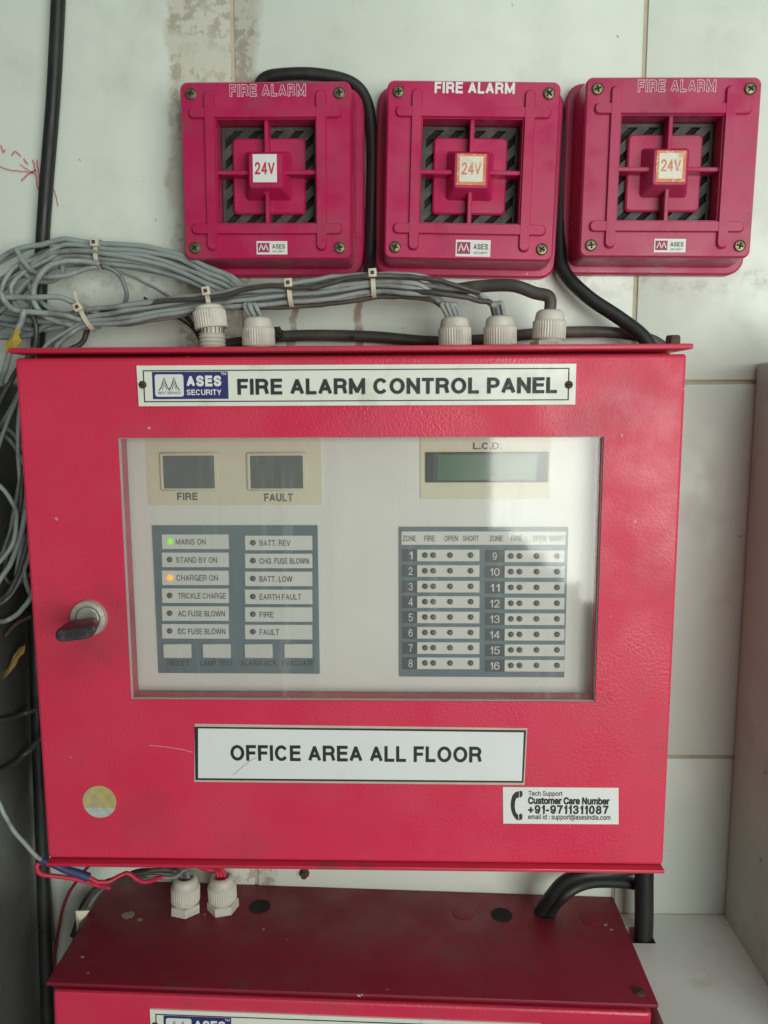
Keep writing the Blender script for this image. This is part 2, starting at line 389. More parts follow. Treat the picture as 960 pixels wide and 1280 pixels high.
# block capitals drawn as strokes: centre lines in a unit box (u, v), one list of points per stroke
def _arc(cx, cy, rx, ry, a0, a1, n=14): return [(cx + rx * math.cos(math.radians(a0 + (a1 - a0) * k / n)), cy + ry * math.sin(math.radians(a0 + (a1 - a0) * k / n))) for k in range(n + 1)]
def _sp(*pts): return [(p.x, p.y) for p in catmull([Vector((x, y, 0)) for x, y in pts], 4)]
V0 = [(0, 0), (0, 1)]; V1 = [(1, 0), (1, 1)]
GLYPH = {
 'A': (.70, [[(0, 0), (.5, 1)], [(1, 0), (.5, 1)], [(.2, .30), (.8, .30)]]),
 'B': (.66, [V0, [(0, 1), (.55, 1)] + _arc(.55, .76, .36, .24, 90, -90) + [(0, .52)], [(0, .52), (.58, .52)] + _arc(.58, .26, .42, .26, 90, -90) + [(0, 0)]]),
 'C': (.74, [_arc(.5, .5, .5, .5, 42, 318, 22)]), 'D': (.72, [V0, [(0, 1), (.40, 1)] + _arc(.40, .5, .60, .5, 90, -90, 16) + [(0, 0)]]),
 'E': (.58, [V0, [(0, 1), (1, 1)], [(0, .53), (.92, .53)], [(0, 0), (1, 0)]]), 'F': (.54, [V0, [(0, 1), (1, 1)], [(0, .5), (.88, .5)]]),
 'G': (.78, [_arc(.5, .5, .5, .5, 42, 345, 24), [(1, -.02), (1, .43)], [(1, .43), (.56, .43)]]),
 'H': (.68, [V0, V1, [(0, .52), (1, .52)]]), 'I': (0., [[(0, 0), (0, 1)]]), 'K': (.68, [V0, [(0, .36), (.96, 1)], [(.36, .6), (1, 0)]]),
 'L': (.52, [V0, [(0, 0), (1, 0)]]), 'M': (.84, [V0, V1, [(0, 1), (.5, .06)], [(1, 1), (.5, .06)]]), 'N': (.68, [V0, V1, [(0, 1), (1, 0)]]),
 'O': (.78, [_arc(.5, .5, .5, .5, 0, 360, 30)]), 'P': (.62, [V0, [(0, 1), (.56, 1)] + _arc(.56, .72, .44, .28, 90, -90) + [(0, .44)]]),
 'R': (.68, [V0, [(0, 1), (.58, 1)] + _arc(.58, .74, .38, .26, 90, -90) + [(0, .48)], _sp((.58, .48), (.84, .40), (.92, .2), (1, 0))]),
 'S': (.66, [_sp((.95, .76), (.84, .93), (.5, 1), (.17, .94), (.04, .75), (.15, .60), (.5, .51), (.86, .41), (.98, .25), (.84, .07), (.5, 0), (.15, .07), (.02, .26))]),
 'T': (.60, [[(.5, 0), (.5, 1)], [(0, 1), (1, 1)]]), 'U': (.68, [[(0, 1), (0, .34)] + _arc(.5, .34, .5, .34, 180, 360) + [(1, 1)]]),
 'V': (.68, [[(0, 1), (.5, 0)], [(1, 1), (.5, 0)]]), 'Y': (.66, [[(0, 1), (.5, .42)], [(1, 1), (.5, .42)], [(.5, .42), (.5, 0)]]),
 'Z': (.60, [[(0, 1), (1, 1)], [(.96, .98), (.04, .02)], [(0, 0), (1, 0)]]),
 '0': (.56, [_arc(.5, .5, .5, .5, 0, 360, 26)]), '1': (.30, [[(1, 0), (1, 1)], [(.1, .70), (.5, .78), (.9, .98)]]),
 '2': (.56, [_sp((.03, .72), (.15, .93), (.5, 1), (.85, .93), (.97, .72), (.8, .48), (.4, .24), (.03, 0)), [(0, 0), (1, 0)]]),
 '3': (.56, [_sp((.04, .78), (.2, .96), (.5, 1), (.82, .94), (.93, .76), (.8, .57), (.42, .53)), _sp((.42, .53), (.84, .47), (1, .26), (.82, .05), (.5, 0), (.18, .05), (.02, .24))]),
 '4': (.58, [[(.78, 0), (.78, 1)], [(.74, .98), (.02, .28)], [(0, .26), (1, .26)]]),
 '5': (.56, [[(.16, 1), (.92, 1)], [(.16, 1), (.06, .5)], _sp((.06, .5), (.3, .62), (.66, .62), (.97, .42), (.95, .16), (.6, 0), (.2, .04), (.02, .22))]),
 '6': (.56, [_arc(.5, .31, .5, .31, 0, 360, 22), _sp((.0, .34), (.06, .72), (.3, .97), (.62, .98), (.94, .80))]),
 '7': (.54, [[(0, 1), (1, 1)], _sp((.98, .97), (.6, .5), (.36, 0))]), '8': (.56, [_arc(.5, .76, .42, .24, 0, 360, 20), _arc(.5, .26, .5, .26, 0, 360, 20)]),
 '9': (.56, [_arc(.5, .69, .5, .31, 0, 360, 22), _sp((1, .66), (.94, .28), (.7, .03), (.38, .02), (.06, .20))]),
 '.': (0., [[(0, -.02), (0, .02)]]), '-': (.26, [[(0, .36), (1, .36)]]), '+': (.5, [[(.5, .12), (.5, .68)], [(0, .40), (1, .40)]]), ' ': (.16, [])}
def block_mesh(s, w, h, y, cx, cz, wt, draw=None):
    V, Fs = [], []; x = 0.; a = wt / 2; aw = (draw or wt) / 2; gap = .115; nf = 0
    for ch in s:
        gw, strokes = GLYPH[ch]; gw = max(0., gw - wt * .55)
        for st in strokes:
            pts = [(x + a + u * gw, a + v * (1 - 2 * a)) for u, v in st]
            closed = math.dist(pts[0], pts[-1]) < 1e-6
            if not closed:                       # square projecting ends
                for i, j in ((0, 1), (-1, -2)):
                    dx, dy = pts[i][0] - pts[j][0], pts[i][1] - pts[j][1]; l = math.hypot(dx, dy) or 1
                    k = aw if (abs(dx) < 1e-6 or abs(dy) < 1e-6) else aw * .45
                    pts[i] = (pts[i][0] + dx / l * k, pts[i][1] + dy / l * k)
            n = len(pts)
            for i in range(n - 1):
                def nrm(q):
                    p0 = pts[q - 1] if q > 0 else (pts[n - 2] if closed else pts[0]); p1 = pts[q + 1] if q < n - 1 else (pts[1] if closed else pts[n - 1])
                    dx, dy = p1[0] - p0[0], p1[1] - p0[1]; l = math.hypot(dx, dy) or 1
                    return -dy / l * aw, dx / l * aw
                n0, n1 = nrm(i), nrm(i + 1); p, q = pts[i], pts[i + 1]; o = len(V); d = ((nf * .618) % 1) * .00008; nf += 1
                V += [(p[0] + n0[0], p[1] + n0[1], d), (p[0] - n0[0], p[1] - n0[1], d), (q[0] - n1[0], q[1] - n1[1], d), (q[0] + n1[0], q[1] + n1[1], d)]
                Fs.append((o, o + 1, o + 2, o + 3))
        x += gw + wt + gap
    x0, x1 = 0., x - gap
    return mesh_of('lettering', [(cx + ((v[0] - x0) / (x1 - x0) - .5) * w, y - v[2], cz + (v[1] - .5) * h) for v in V], Fs)
def text_mesh(s, w, h, y, cx=0., cz=0., bold=0., outline=None):
    """lettering fitted into a w x h box centred on cx, cz at depth y"""
    if all(ch in GLYPH for ch in s):
        return block_mesh(s, w, h, y, cx, cz, .115 + bold * 3.0 if bold < .05 else .27)
    cu = bpy.data.curves.new('lettering', 'FONT'); cu.body = s; cu.size = 1
    if FONT: cu.font = FONT
    cu.resolution_u = 4
    if outline: cu.fill_mode = 'NONE'; cu.bevel_depth = outline; cu.bevel_resolution = 0
    o = bpy.data.objects.new('lettering_tmp', cu); COL.objects.link(o)
    dg = bpy.context.evaluated_depsgraph_get(); dg.update()
    me = bpy.data.meshes.new_from_object(o.evaluated_get(dg))
    bpy.data.objects.remove(o); bpy.data.curves.remove(cu)
    xs = [v.co.x for v in me.vertices]; ys = [v.co.y for v in me.vertices]
    x0, x1, y0, y1 = min(xs), max(xs), min(ys), max(ys)
    if bold and not outline:
        bm = bmesh.new(); base = me
        D9 = [(-1, -1), (1, 1), (-1, 1), (1, -1), (0, 0), (0, 1), (0, -1), (1, 0), (-1, 0)]
        for k in range(9 if bold > .025 else 5):
            dx, dy = D9[k][0] * bold, D9[k][1] * bold
            cp = base.copy(); cp.transform(Matrix.Translation((dx, dy, k * .05))); bm.from_mesh(cp); bpy.data.meshes.remove(cp)
        me = bpy.data.meshes.new('lettering'); bm.to_mesh(me); bm.free(); bpy.data.meshes.remove(base)
        x0 -= bold; x1 += bold; y0 -= bold; y1 += bold
    for v in me.vertices:
        d = v.co.z * .0004 if not outline else v.co.z * (w / (x1 - x0)) * .2
        v.co = Vector((cx + ((v.co.x - x0) / (x1 - x0) - .5) * w, y - d, cz + ((v.co.y - y0) / (y1 - y0) - .5) * h))
    # every face on its own hair's breadth of depth, so that overlapping strokes never share a plane
    V, Fs = [], []
    for i, p in enumerate(me.polygons):
        o_ = len(V); dy = ((i * .618) % 1) * .00006 if not outline else 0
        for vi in p.vertices: c = me.vertices[vi].co; V.append((c.x, c.y - dy, c.z))
        Fs.append(tuple(range(o_, len(V))))
    out = mesh_of('lettering', V, Fs); bpy.data.meshes.remove(me); return out

# ------------------------------------------------------------------ objects
FL = {}                                          # where each object sits in the frame of its thing
def thing(name, label, cat, loc=(0, 0, 0), frame=(0, 0, 0), rot=(0, 0, 0), group=None):
    o = bpy.data.objects.new(name, None); COL.objects.link(o); o.empty_display_size = .02
    o.location = loc; o.rotation_euler = rot; o['label'] = label; o['category'] = cat
    if group: o['group'] = group
    FL[o] = Vector(frame); return o
def part(name, me, mat, parent, loc=(0, 0, 0), rot=None, label=None):
    o = bpy.data.objects.new(name, me); COL.objects.link(o); o.parent = parent
    if me.materials: 
        if me.materials[0] is not M[mat]: o.material_slots[0].link = 'OBJECT'; o.material_slots[0].material = M[mat]
    else: me.materials.append(M[mat])
    o.location = Vector(loc) - FL[parent]; FL[o] = Vector(loc)
    if rot: o.rotation_euler = rot
    if label: o['label'] = label
    return o
def solo(name, me, mat, label, cat, group=None, center=True):
    """a thing that is one mesh; origin moved to the middle of its box"""
    if center:
        n = len(me.vertices); c = sum((v.co for v in me.vertices), Vector()) / n
        me.transform(Matrix.Translation(-c))
    else: c = Vector()
    o = bpy.data.objects.new(name, me); COL.objects.link(o); me.materials.append(M[mat]); o.location = c
    o['label'] = label; o['category'] = cat
    if group: o['group'] = group
    FL[o] = c; return o
def struct(name, me, mat, label=None):
    o = bpy.data.objects.new(name, me); COL.objects.link(o); me.materials.append(M[mat]); o['kind'] = 'structure'
    if label: o['label'] = label
    FL[o] = Vector(); return o

# ================================================================== the setting
PX_R, PX_L = 0.3235, -0.2830
Z_LEDGE = -0.3056
wall = struct('wall', box('wall', -1.0, 1.0, .0014, .10, -1.0, 1.3), 'grout', 'white tiled wall with tan joints and brown grime')
cols = [XA - .3213 * 2, XA - .3213, XA, XB, XB + .3213, XB + .3213 * 2]; rows = [ZB - .323 * 2, ZB - .323, ZB, ZA, ZA + .323, ZA + .646]
for i in range(len(cols) - 1):
    for j in range(len(rows) - 1):
        g = .0017; w = cols[i+1] - cols[i]; h = rows[j+1] - rows[j]
        me = box('tile', -w/2 + g, w/2 - g, 0, .008, -h/2 + g, h/2 - g, .0009, 2)
        part('tile', me, 'tile', wall, ((cols[i] + cols[i+1]) / 2, rnd(-.0004, .0004), (rows[j] + rows[j+1]) / 2), (rnd(-.001, .001), 0, rnd(-.001, .001)))
# the red wax pencil marks on the wall at the left
for pts in (((0, 208), (14, 213), (30, 215), (44, 216)), ((26, 206), (36, 213), (45, 218)), ((28, 226), (36, 219), (46, 213)),
            ((42, 200), (45, 212), (47, 228), (50, 240)), ((47, 201), (49, 215), (50, 230), (50, 244)), ((66, 230), (70, 242), (74, 258)),
            ((2, 182), (5, 190), (8, 188)), ((16, 195), (20, 190), (27, 196)), ((31, 199), (36, 206))):
    c = [P(x, y, 0) for x, y in pts]; sm = catmull(c, 5)
    part('red_scribble', ribbon([(p.x + rnd(-.0003, .0003), p.z + rnd(-.0003, .0003)) for p in sm], rnd(.0007, .0012), -.0016, 'scribble'), 'scribble', wall)

lo_ = [(.2295, -.001), (.2295, -.019), (.2514, -.019), (.2514, -.0400), (.2295, -.0400), (.2295, -.60), (PX_R + .02, -.60), (PX_R + .02, -.001)]
struct('ledge', loft('ledge', [[(x, y, Z_LEDGE - .03) for x, y in lo_], [(x, y, Z_LEDGE) for x, y in lo_]]), 'ledge', 'white ledge below the wall at the right')
r_part = solo('partition_wall', box('partition_wall', PX_R, PX_R + .12, -.16, -.0015, -.9, .181, .003), 'partition',
              'brownish grey partition standing against the tiles at the right edge', 'partition')
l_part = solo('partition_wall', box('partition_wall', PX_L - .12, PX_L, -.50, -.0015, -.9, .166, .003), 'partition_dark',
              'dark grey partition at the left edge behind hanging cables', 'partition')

# ================================================================== sounders
def build_siren(loc, roll, label, solid, sticker, red):
    t = thing('fire_alarm_sounder', label, 'fire alarm', loc, (0, 0, 0), (0, roll, 0), 'fire alarm sounders in a row above the panel')
    fw, fh = .1445, .1430; A = .127; yf = -.040
    # base flange
    fl = rrect(fw, fh, .013, 6); fl2 = rrect(fw - .003, fh - .003, .012, 6)
    part('base_flange', loft('base_flange', [[(x, -.0005, z) for x, z in fl], [(x, -.0075, z) for x, z in fl], [(x, -.009, z) for x, z in fl2]], True, True), red, t)
    # housing: four tapering side walls and a face with a square opening
    o0 = rrect(A + .005, A + .005, .008, 6); o1 = rrect(A + .0008, A + .0008, .0055, 6); o2 = rrect(A - .0018, A - .0018, .0045, 6)
    hw = A * .292                                # half of the opening
    n = len(o0); q = n // 4
    inner = []
    for k in range(n):                           # square ring with as many points as the outline
        x, z = o2[k]; s = hw / max(abs(x), abs(z)); inner.append((x * s, z * s))
    for k in range(4):                           # snap to true corners
        kk = k * q + q // 2; sx = 1 if k in (0, 3) else -1; sz = 1 if k in (0, 1) else -1
        inner[kk] = (sx * hw, sz * hw)
    rings = [[(x, -.008, z) for x, z in o0], [(x, yf + .0016, z) for x, z in o1], [(x, yf, z) for x, z in o2], [(x, yf, z) for x, z in inner],
             [(x, yf + .020, z) for x, z in inner]]
    hs = part('housing', loft('housing', rings, False, False, 30), red, t)
    # raised ribs crossing round the opening
    rw = A * .064; ex = A * .46; rb = hw + rw / 2
    def rib(vertical, s):
        w2, l2 = (rw / 2, ex)
        base = rrect(2 * w2 * 1.12, 2 * l2, w2 * .9, 3); top = rrect(2 * w2 * .82, 2 * l2 - .004, w2 * .75, 3)
        if not vertical: base = [(z, x) for x, z in base]; top = [(z, x) for x, z in top]
        oy = yf - (.0026 if vertical else .0022)
        dx, dz = (s * (hw + rw * .56), 0) if vertical else (0, s * (hw + rw * .56))
        part('rib', loft('rib', [[(x + dx, yf + .001, z + dz) for x, z in base], [(x + dx, oy, z + dz) for x, z in top]], False, True, 30), red, hs)
    for s in (-1, 1): rib(True, s); rib(False, s)
    # grille at the back of the opening
    gb = part('grille', box('grille', -hw - .002, hw + .002, yf + .0185, yf + .021, -hw - .002, hw + .002), 'black_hole', t)
    part('grille_rim', frame_mesh('grille_rim', -hw + .0005, hw - .0005, -hw + .0005, hw - .0005, .0026, yf + .0185, yf + .0155), 'grille', gb)
    L = hw * 2 - .004
    for k in range(-6, 7):                       # diagonal slats, clipped to the square
        c0 = k * .0150 + .004; h2 = L / 2 + .001; wv = .0042
        poly = [(x, c0 + .95 * x + dz) for x, dz in ((-h2, -wv), (h2, -wv), (h2, wv), (-h2, wv))]
        # clip against z in [-h2, h2]
        for lim, sg in ((h2, 1), (-h2, -1)):
            out = []
            for i in range(len(poly)):
                a, b = poly[i], poly[(i + 1) % len(poly)]
                ia, ib = sg * a[1] <= sg * lim, sg * b[1] <= sg * lim
                if ia: out.append(a)
                if ia != ib:
                    tt = (lim - a[1]) / (b[1] - a[1]); out.append((a[0] + (b[0] - a[0]) * tt, lim))
            poly = out
            if len(poly) < 3: break
        if len(poly) >= 3: part('slat', prism('slat', poly, yf + .0185, yf + .0158), 'grille', gb)
    # horn plate, boss, spokes
    hp = rrect(A * .440, A * .440, .003, 4)
    part('horn_plate', prism('horn_plate', hp, yf + .0175, yf + .0120, .0012), red, t)
    b0 = rrect(A * .285, A * .285, .003, 4); b1 = rrect(A * .206, A * .206, .0022, 4); b2 = rrect(A * .192, A * .192, .0018, 4)
    bs = part('boss', loft('boss', [[(x, yf + .0124, z) for x, z in b0], [(x, yf - .0018, z) for x, z in b1], [(x, yf - .0028, z) for x, z in b2]], False, True, 30), red, t)
    sw = A * .013
    for dx, dz in ((1, 0), (-1, 0), (0, 1), (0, -1)):
        a, b = A * .085, hw + .001
        if dx: me = box('spoke', min(dx*a, dx*b), max(dx*a, dx*b), yf + .002, yf + .016, -sw, sw, .0006, 1)
        else: me = box('spoke', -sw, sw, yf + .002, yf + .016, min(dz*a, dz*b), max(dz*a, dz*b), .0006, 1)
        part('spoke', me, red, t)
    # screws
    for sx, sz in ((-1, -1), (-1, 1), (1, -1), (1, 1)):
        x, z = sx * A * .436, sz * A * .436
        a = rnd(0, 1.5)
        sc = part('screw', lathe('screw', [(.0044, .0), (.0044, .0010), (.0037, .0016), (.0034, .0010), (.0008, .0014)], 16, 'y'), 'screw', t, (x, yf, z), (0, a, 0))
        me = join('slot', [box('s', -.0024, .0024, -.0019, -.0005, -.0005, .0005), box('s', -.0005, .0005, -.00185, -.0005, -.0024, .0024)])
        part('cross_slot', me, 'black_hole', sc, (x, yf, z))
    # 24V sticker
    ys = yf - .0029
    if sticker == 'white':
        st = part('voltage_sticker', box('voltage_sticker', -.0095, .0085, ys - .0004, ys, -.0085, .0115), 'sticker_white', t, label='white sticker with red 24V')
        part('lettering', text_mesh('24V', .0150, .0088, ys - .0006, -.0005, .0015, .02), 'red_print', st)
    else:
        st = part('voltage_sticker', box('voltage_sticker', -.0108, .0108, ys - .0004, ys, -.0105, .0115), 'orange_print', t, label='yellowed sticker with orange border and 24V')
        part('sticker_field', box('sticker_field', -.0088, .0085, ys - .0006, ys - .0003, -.0082, .0098), 'sticker_old', st)
        part('lettering', text_mesh('24V', .0145, .0085, ys - .0008, 0, .0012, .012), 'orange_print', st)
    # maker's sticker
    cx, cz = .0035, -A * .436; w, h = (.0262, .0122) if solid else (.0235, .0098)
    lg = part('maker_sticker', box('maker_sticker', cx - w/2, cx + w/2, yf - .0004, yf + .0002, cz - h/2, cz + h/2), 'sticker_white', t)
    mx = cx - w * .27
    part('logo_field', box('logo_field', mx - w*.19, mx + w*.19, yf - .0006, yf - .0003, cz - h*.34, cz + h*.36), 'maroon_print', lg)
    pk = []
    for d in (-.075, .075):
        pk.append(ribbon([(mx + w*(d - .075), cz - h*.2), (mx + w*(d - .03), cz + h*.05), (mx + w*d, cz + h*.26), (mx + w*(d + .03), cz + h*.05), (mx + w*(d + .075), cz - h*.2)], w*.030, yf - .0008))
    part('logo_mark', join('logo_mark', pk), 'white_print', lg)
    part('lettering', text_mesh('ASES', w*.42, h*.34, yf - .0006, cx + w*.22, cz + h*.10, .02), 'grey_print', lg)
    part('lettering', text_mesh('SECURITY', w*.40, h*.13, yf - .0006, cx + w*.22, cz - h*.27), 'grey_print', lg)
    # name across the top of the face
    if solid: me = text_mesh('FIRE ALARM', .0590, .0080, yf - .0004, .0005, A * .462, .035)
    else:
        me = block_mesh('FIRE ALARM', .0570, .0088, yf - .0003, .002, A * .452, .27)
        part('letter_fill', block_mesh('FIRE ALARM', .0570, .0088, yf - .00045, .002, A * .452, .27, .13), red, t)
    part('lettering', me, 'white_print' if solid else 'outline_print', t)
    return t
SZ = .3222
build_siren((-.0655, 0, SZ + .0008), math.radians(.5), 'crimson plastic fire alarm sounder with plain white 24V sticker, leftmost of three', False, 'white', 'siren0')
build_siren((.0882, 0, SZ - .001), math.radians(1.5), 'crimson fire alarm sounder with solid white lettering, between the other two', True, 'old', 'siren1')
build_siren((.2350, 0, SZ - .0005), math.radians(.8), 'crimson fire alarm sounder with faint outlined lettering and orange bordered sticker, rightmost', False, 'old', 'siren2')

# ================================================================== cable glands (parts of a panel)
def ribbed(name, r, z0, z1, n=40): return lathe(name, [(r, z0), (r, z1)], n, ribs=((0, 1), .055), ang=20)
ME_NUT = lathe('gland_nut', [(.0116, 0), (.0122, .0008), (.0122, .0126), (.0108, .0142), (.0108, .0150)], 76, ribs=((1, 2), .035), ang=20)
ME_DOME = lathe('gland_dome', [(.0106, .0140), (.0106, .0168), (.0098, .0196), (.0076, .0212), (.0066, .0212), (.0058, .0190)], 28)
ME_HEX = lathe('gland_hex', [(.0134, -.0088), (.0134, -.0022), (.0126, -.0014)], 6, ang=20)
ME_NECK = lathe('gland_neck', [(.0104, -.0100), (.0104, .001)], 24)
def gland(parent, loc, rot=None, hexz=True, scale=1.0):
    g = part('cable_gland', ME_NUT, 'nylon', parent, loc, rot)
    g.scale = (scale,) * 3
    for nm, me in (('dome', ME_DOME), ('neck', ME_NECK)) + ((('hex_base', ME_HEX),) if hexz else ()):
        part(nm, me, 'nylon', g, loc)
    return g

# ================================================================== nameplate shared by both panels
def nameplate(parent, ox, oz, yb, bent=False):
    """ox, oz: shift from the place it has on the main panel"""
    def q(x, y): p = P(x, y, -D); return p.x + ox, p.z + oz
    def rect(x0, y0, x1, y1): a = q(x0, y1); b = q(x1, y0); return a[0], b[0], a[1], b[1]
    a = q(171, 457); b = q(720, 454.5); c = q(718.5, 506); d = q(174, 508)
    pl = part('nameplate', prism('nameplate', [d, c, b, a], yb + .0002, yb - .0016, .0003), 'plate_white', parent)
    y = yb - .0018
    x0, x1, z0, z1 = a[0] + .0045, b[0] - .0045, c[1] + .0030, b[1] - .0028
    part('border_line', frame_mesh('border_line', x0, x1, z0, z1, .0007, y + .0001, y - .0001), 'black_print', pl)
    r = rect(192.5, 464.5, 285.5, 499)
    lf = prism('logo_field', [(r[0], r[2]), (r[1], r[2]), (r[1], r[3]), (r[0], r[3])], y + .0001, y - .0001)
    part('logo_field', lf, 'navy_print', pl)
    r = rect(195.5, 468, 230, 496)
    cx, cz = (r[0] + r[1]) / 2, (r[2] + r[3]) / 2; w, h = r[1] - r[0], r[3] - r[2]
    part('logo_badge', prism('logo_badge', [(cx + x, cz + z) for x, z in rrect(w, h, .0016, 3)], y, y - .0003), 'sticker_white', pl)
    pk = []
    for dd in (-.17, .17):
        pk.append(ribbon([(cx + w*(dd + u), cz + h*v) for u, v in ((-.19, -.22), (-.10, -.06), (-.05, .14), (0, .36), (.05, .14), (.10, -.06), (.19, -.22))], w*.035, y - .0005))
        pk.append(ribbon([(cx + w*(dd + u), cz + h*v) for u, v in ((-.08, -.2), (-.03, -.02), (0, .2), (.03, -.02), (.08, -.2))], w*.02, y - .0005))
    part('logo_mark', join('logo_mark', pk), 'slate_print', pl)
    def tx(s, x0, y0, x1, y1, m, bold=0.):
        r = rect(x0, y0, x1, y1)
        part('lettering', text_mesh(s, r[1] - r[0], r[3] - r[2], y - .0004, (r[0] + r[1]) / 2, (r[2] + r[3]) / 2, bold), m, pl)
    tx('BEST SERVICE', 199, 489.5, 226.5, 492.8, 'slate_print', .01)
    tx('ASES', 234.5, 469.5, 277.5, 483.2, 'white_print', .045)
    tx('SECURITY', 234.5, 486.8, 277.5, 494, 'white_print', .02)
    tx('TM', 277, 465.5, 283.5, 469, 'white_print', .01)
    tx('FIRE ALARM CONTROL PANEL', 298, 471.5, 696, 493.5, 'black_print', .030)
    for x in (179.5, 710.5):
        p = q(x, 481)
        sc = part('screw', lathe('screw', [(.0026, 0), (.0026, .0008), (.0018, .0014)], 14, 'y'), 'rust', pl, (p[0], yb - .0016, p[1]))
        part('slot', box('slot', -.0019, .0019, -.0016, -.0006, -.0003, .0003), 'black_hole', sc, (p[0], yb - .0016, p[1]), (0, rnd(-.5, .8), 0))
    return pl

# ================================================================== main control panel
pan = thing('fire_alarm_control_panel', 'red fire alarm control panel with glazed door and key in its lock', 'control panel', (0, 0, -H / 2), (0, 0, -H / 2))
yF = -D                                           # front of the door
yB = -D + .0165                                   # back of the door skin
TOPZ = .1875                                      # top of the lid plate
part('cabinet', box('cabinet', -W/2 + .004, W/2 - .004, yF + .0225, -.001, -H/2 + .0005, TOPZ - .0038, .0015), 'box_red', pan)
part('top_plate', box('top_plate', -W/2 - .0012, W/2 + .0018, -D - .0065, -.001, TOPZ - .0036, TOPZ, .0012), 'box_red', pan)
part('bottom_lip', box('bottom_lip', -W/2 + .0005, W/2 - .0005, -D - .0050, -.02, -H/2 - .0036, -H/2 - .0008, .0008), 'box_red', pan)
wn = [P(148, 547, yF), P(755, 546, yF), P(744, 878, yF), P(163, 874, yF)]
wx0 = (wn[0].x + wn[3].x) / 2; wx1 = (wn[1].x + wn[2].x) / 2; wz1 = (wn[0].z + wn[1].z) / 2; wz0 = (wn[2].z + wn[3].z) / 2
def door_mesh(x0, x1, z0, z1, hole):
    bm = bmesh.new(); bv = 0.0022
    def ring(ix, iz, y, rr):
        cx, cz = (x0 + x1) / 2, (z0 + z1) / 2
        return [(cx + x, y, cz + z) for x, z in rrect(x1 - x0 - 2 * ix, z1 - z0 - 2 * iz, rr, 4)]
    rings = [ring(0, 0, yB, .0018), ring(0, 0, yF + bv, .0018), ring(bv * .3, bv * .3, yF + bv * .3, .0018), ring(bv, bv, yF, .0015)]
    if hole:
        hx0, hx1, hz0, hz1 = hole; n = len(rings[0]); q = n // 4
        cx, cz = (x0 + x1) / 2, (z0 + z1) / 2; inner = []
        for k in range(n):
            c = k // q; inner.append(((hx1, hz1), (hx0, hz1), (hx0, hz0), (hx1, hz0))[c])
        # ring of distinct points is needed for clean quads: tiny fan round each corner
        fan = []
        for k in range(n):
            c = k // q; a = math.radians(90 * c + 90 * (k % q) / (q - 1)); e = .0006
            px, pz = inner[k]; sx = 1 if c in (0, 3) else -1; sz = 1 if c in (0, 1) else -1
            fan.append((px - sx * e + e * math.cos(a), pz - sz * e + e * math.sin(a)))
        rings.append([(x, yF, z) for x, z in fan]); rings.append([(x, yF + .0012, z) for x, z in fan]); rings.append([(x, yB, z) for x, z in fan])
        return loft('door', rings, False, False, 14)
    return loft('door', rings, False, True, 14)
door = part('door', door_mesh(-W/2, W/2, -H/2, H/2 - .0005, (wx0, wx1, wz0, wz1)), 'door_red', pan)
# glazing
part('glass_pane', box('glass_pane', wx0 - .006, wx1 + .006, yF + .0040, yF + .0064, wz0 - .006, wz1 + .006), 'glass', pan)
part('glazing_bead', frame_mesh('glazing_bead', wx0 - .0002, wx1 + .0002, wz0 - .0002, wz1 + .0002, .0008, yF + .0039, yF + .0012), 'gasket', door)
# fascia behind the glass
yI = yF + .0200
fas = part('fascia', box('fascia', wx0 - .02, wx1 + .02, yI, yI + .002, wz0 - .02, wz1 + .02), 'fascia', pan)
def fr(x0, y0, x1, y1, Y=yI):                      # pixel rectangle -> metric rectangle on the fascia
    ym, xm = (y0 + y1) / 2, (x0 + x1) / 2
    return P(x0, ym, Y).x, P(x1, ym, Y).x, P(xm, y1, Y).z, P(xm, y0, Y).z
def fbox(name, rect, y0, y1, mat, parent, bev=0.):
    x0, x1, z0, z1 = rect; cx, cz = (x0 + x1) / 2, (z0 + z1) / 2
    return part(name, box(name, x0 - cx, x1 - cx, y1, y0, z0 - cz, z1 - cz, bev, 1), mat, parent, (cx, 0, cz))
def ftext(s, px, mat, parent, y, bold=.0):
    x0, x1, z0, z1 = fr(*px)
    return part('lettering', text_mesh(s, x1 - x0, z1 - z0, y, 0, 0, bold), mat, parent, ((x0 + x1) / 2, 0, (z0 + z1) / 2))
cr = fbox('cream_plate', fr(184.5, 545, 402, 631), yI, yI - .0010, 'cream', pan)
for x0, x1, s, tx in ((201, 275, 'FIRE', (222, 615.5, 247.5, 625)), (309, 385, 'FAULT', (330.5, 616.5, 366.5, 626.5))):
    r = fr(x0, 565, x1, 613)
    w = fbox('lens_frame', r, yI - .001, yI - .0036, 'cream', cr, .0012)
    fbox('indicator_lens', fr(x0 + 5, 569, x1 - 5.5, 610), yI - .0030, yI - .0040, 'lens_smoke', cr, .0004)
    ftext(s, tx, 'grey_print', cr, yI - .0013, .03)
lc = fbox('lcd_plate', fr(525.5, 545, 688, 623.5), yI, yI - .0010, 'cream', pan)
fbox('lcd_bezel', fr(532, 565, 685, 602.5), yI - .001, yI - .0028, 'bezel', lc, .0004)
fbox('lcd_screen', fr(546.5, 568, 670, 599.5), yI - .0027, yI - .0031, 'lcd', lc)
ftext('L.C.D.', (591, 553, 627, 561.5), 'grey_print', lc, yI - .0013, .03)
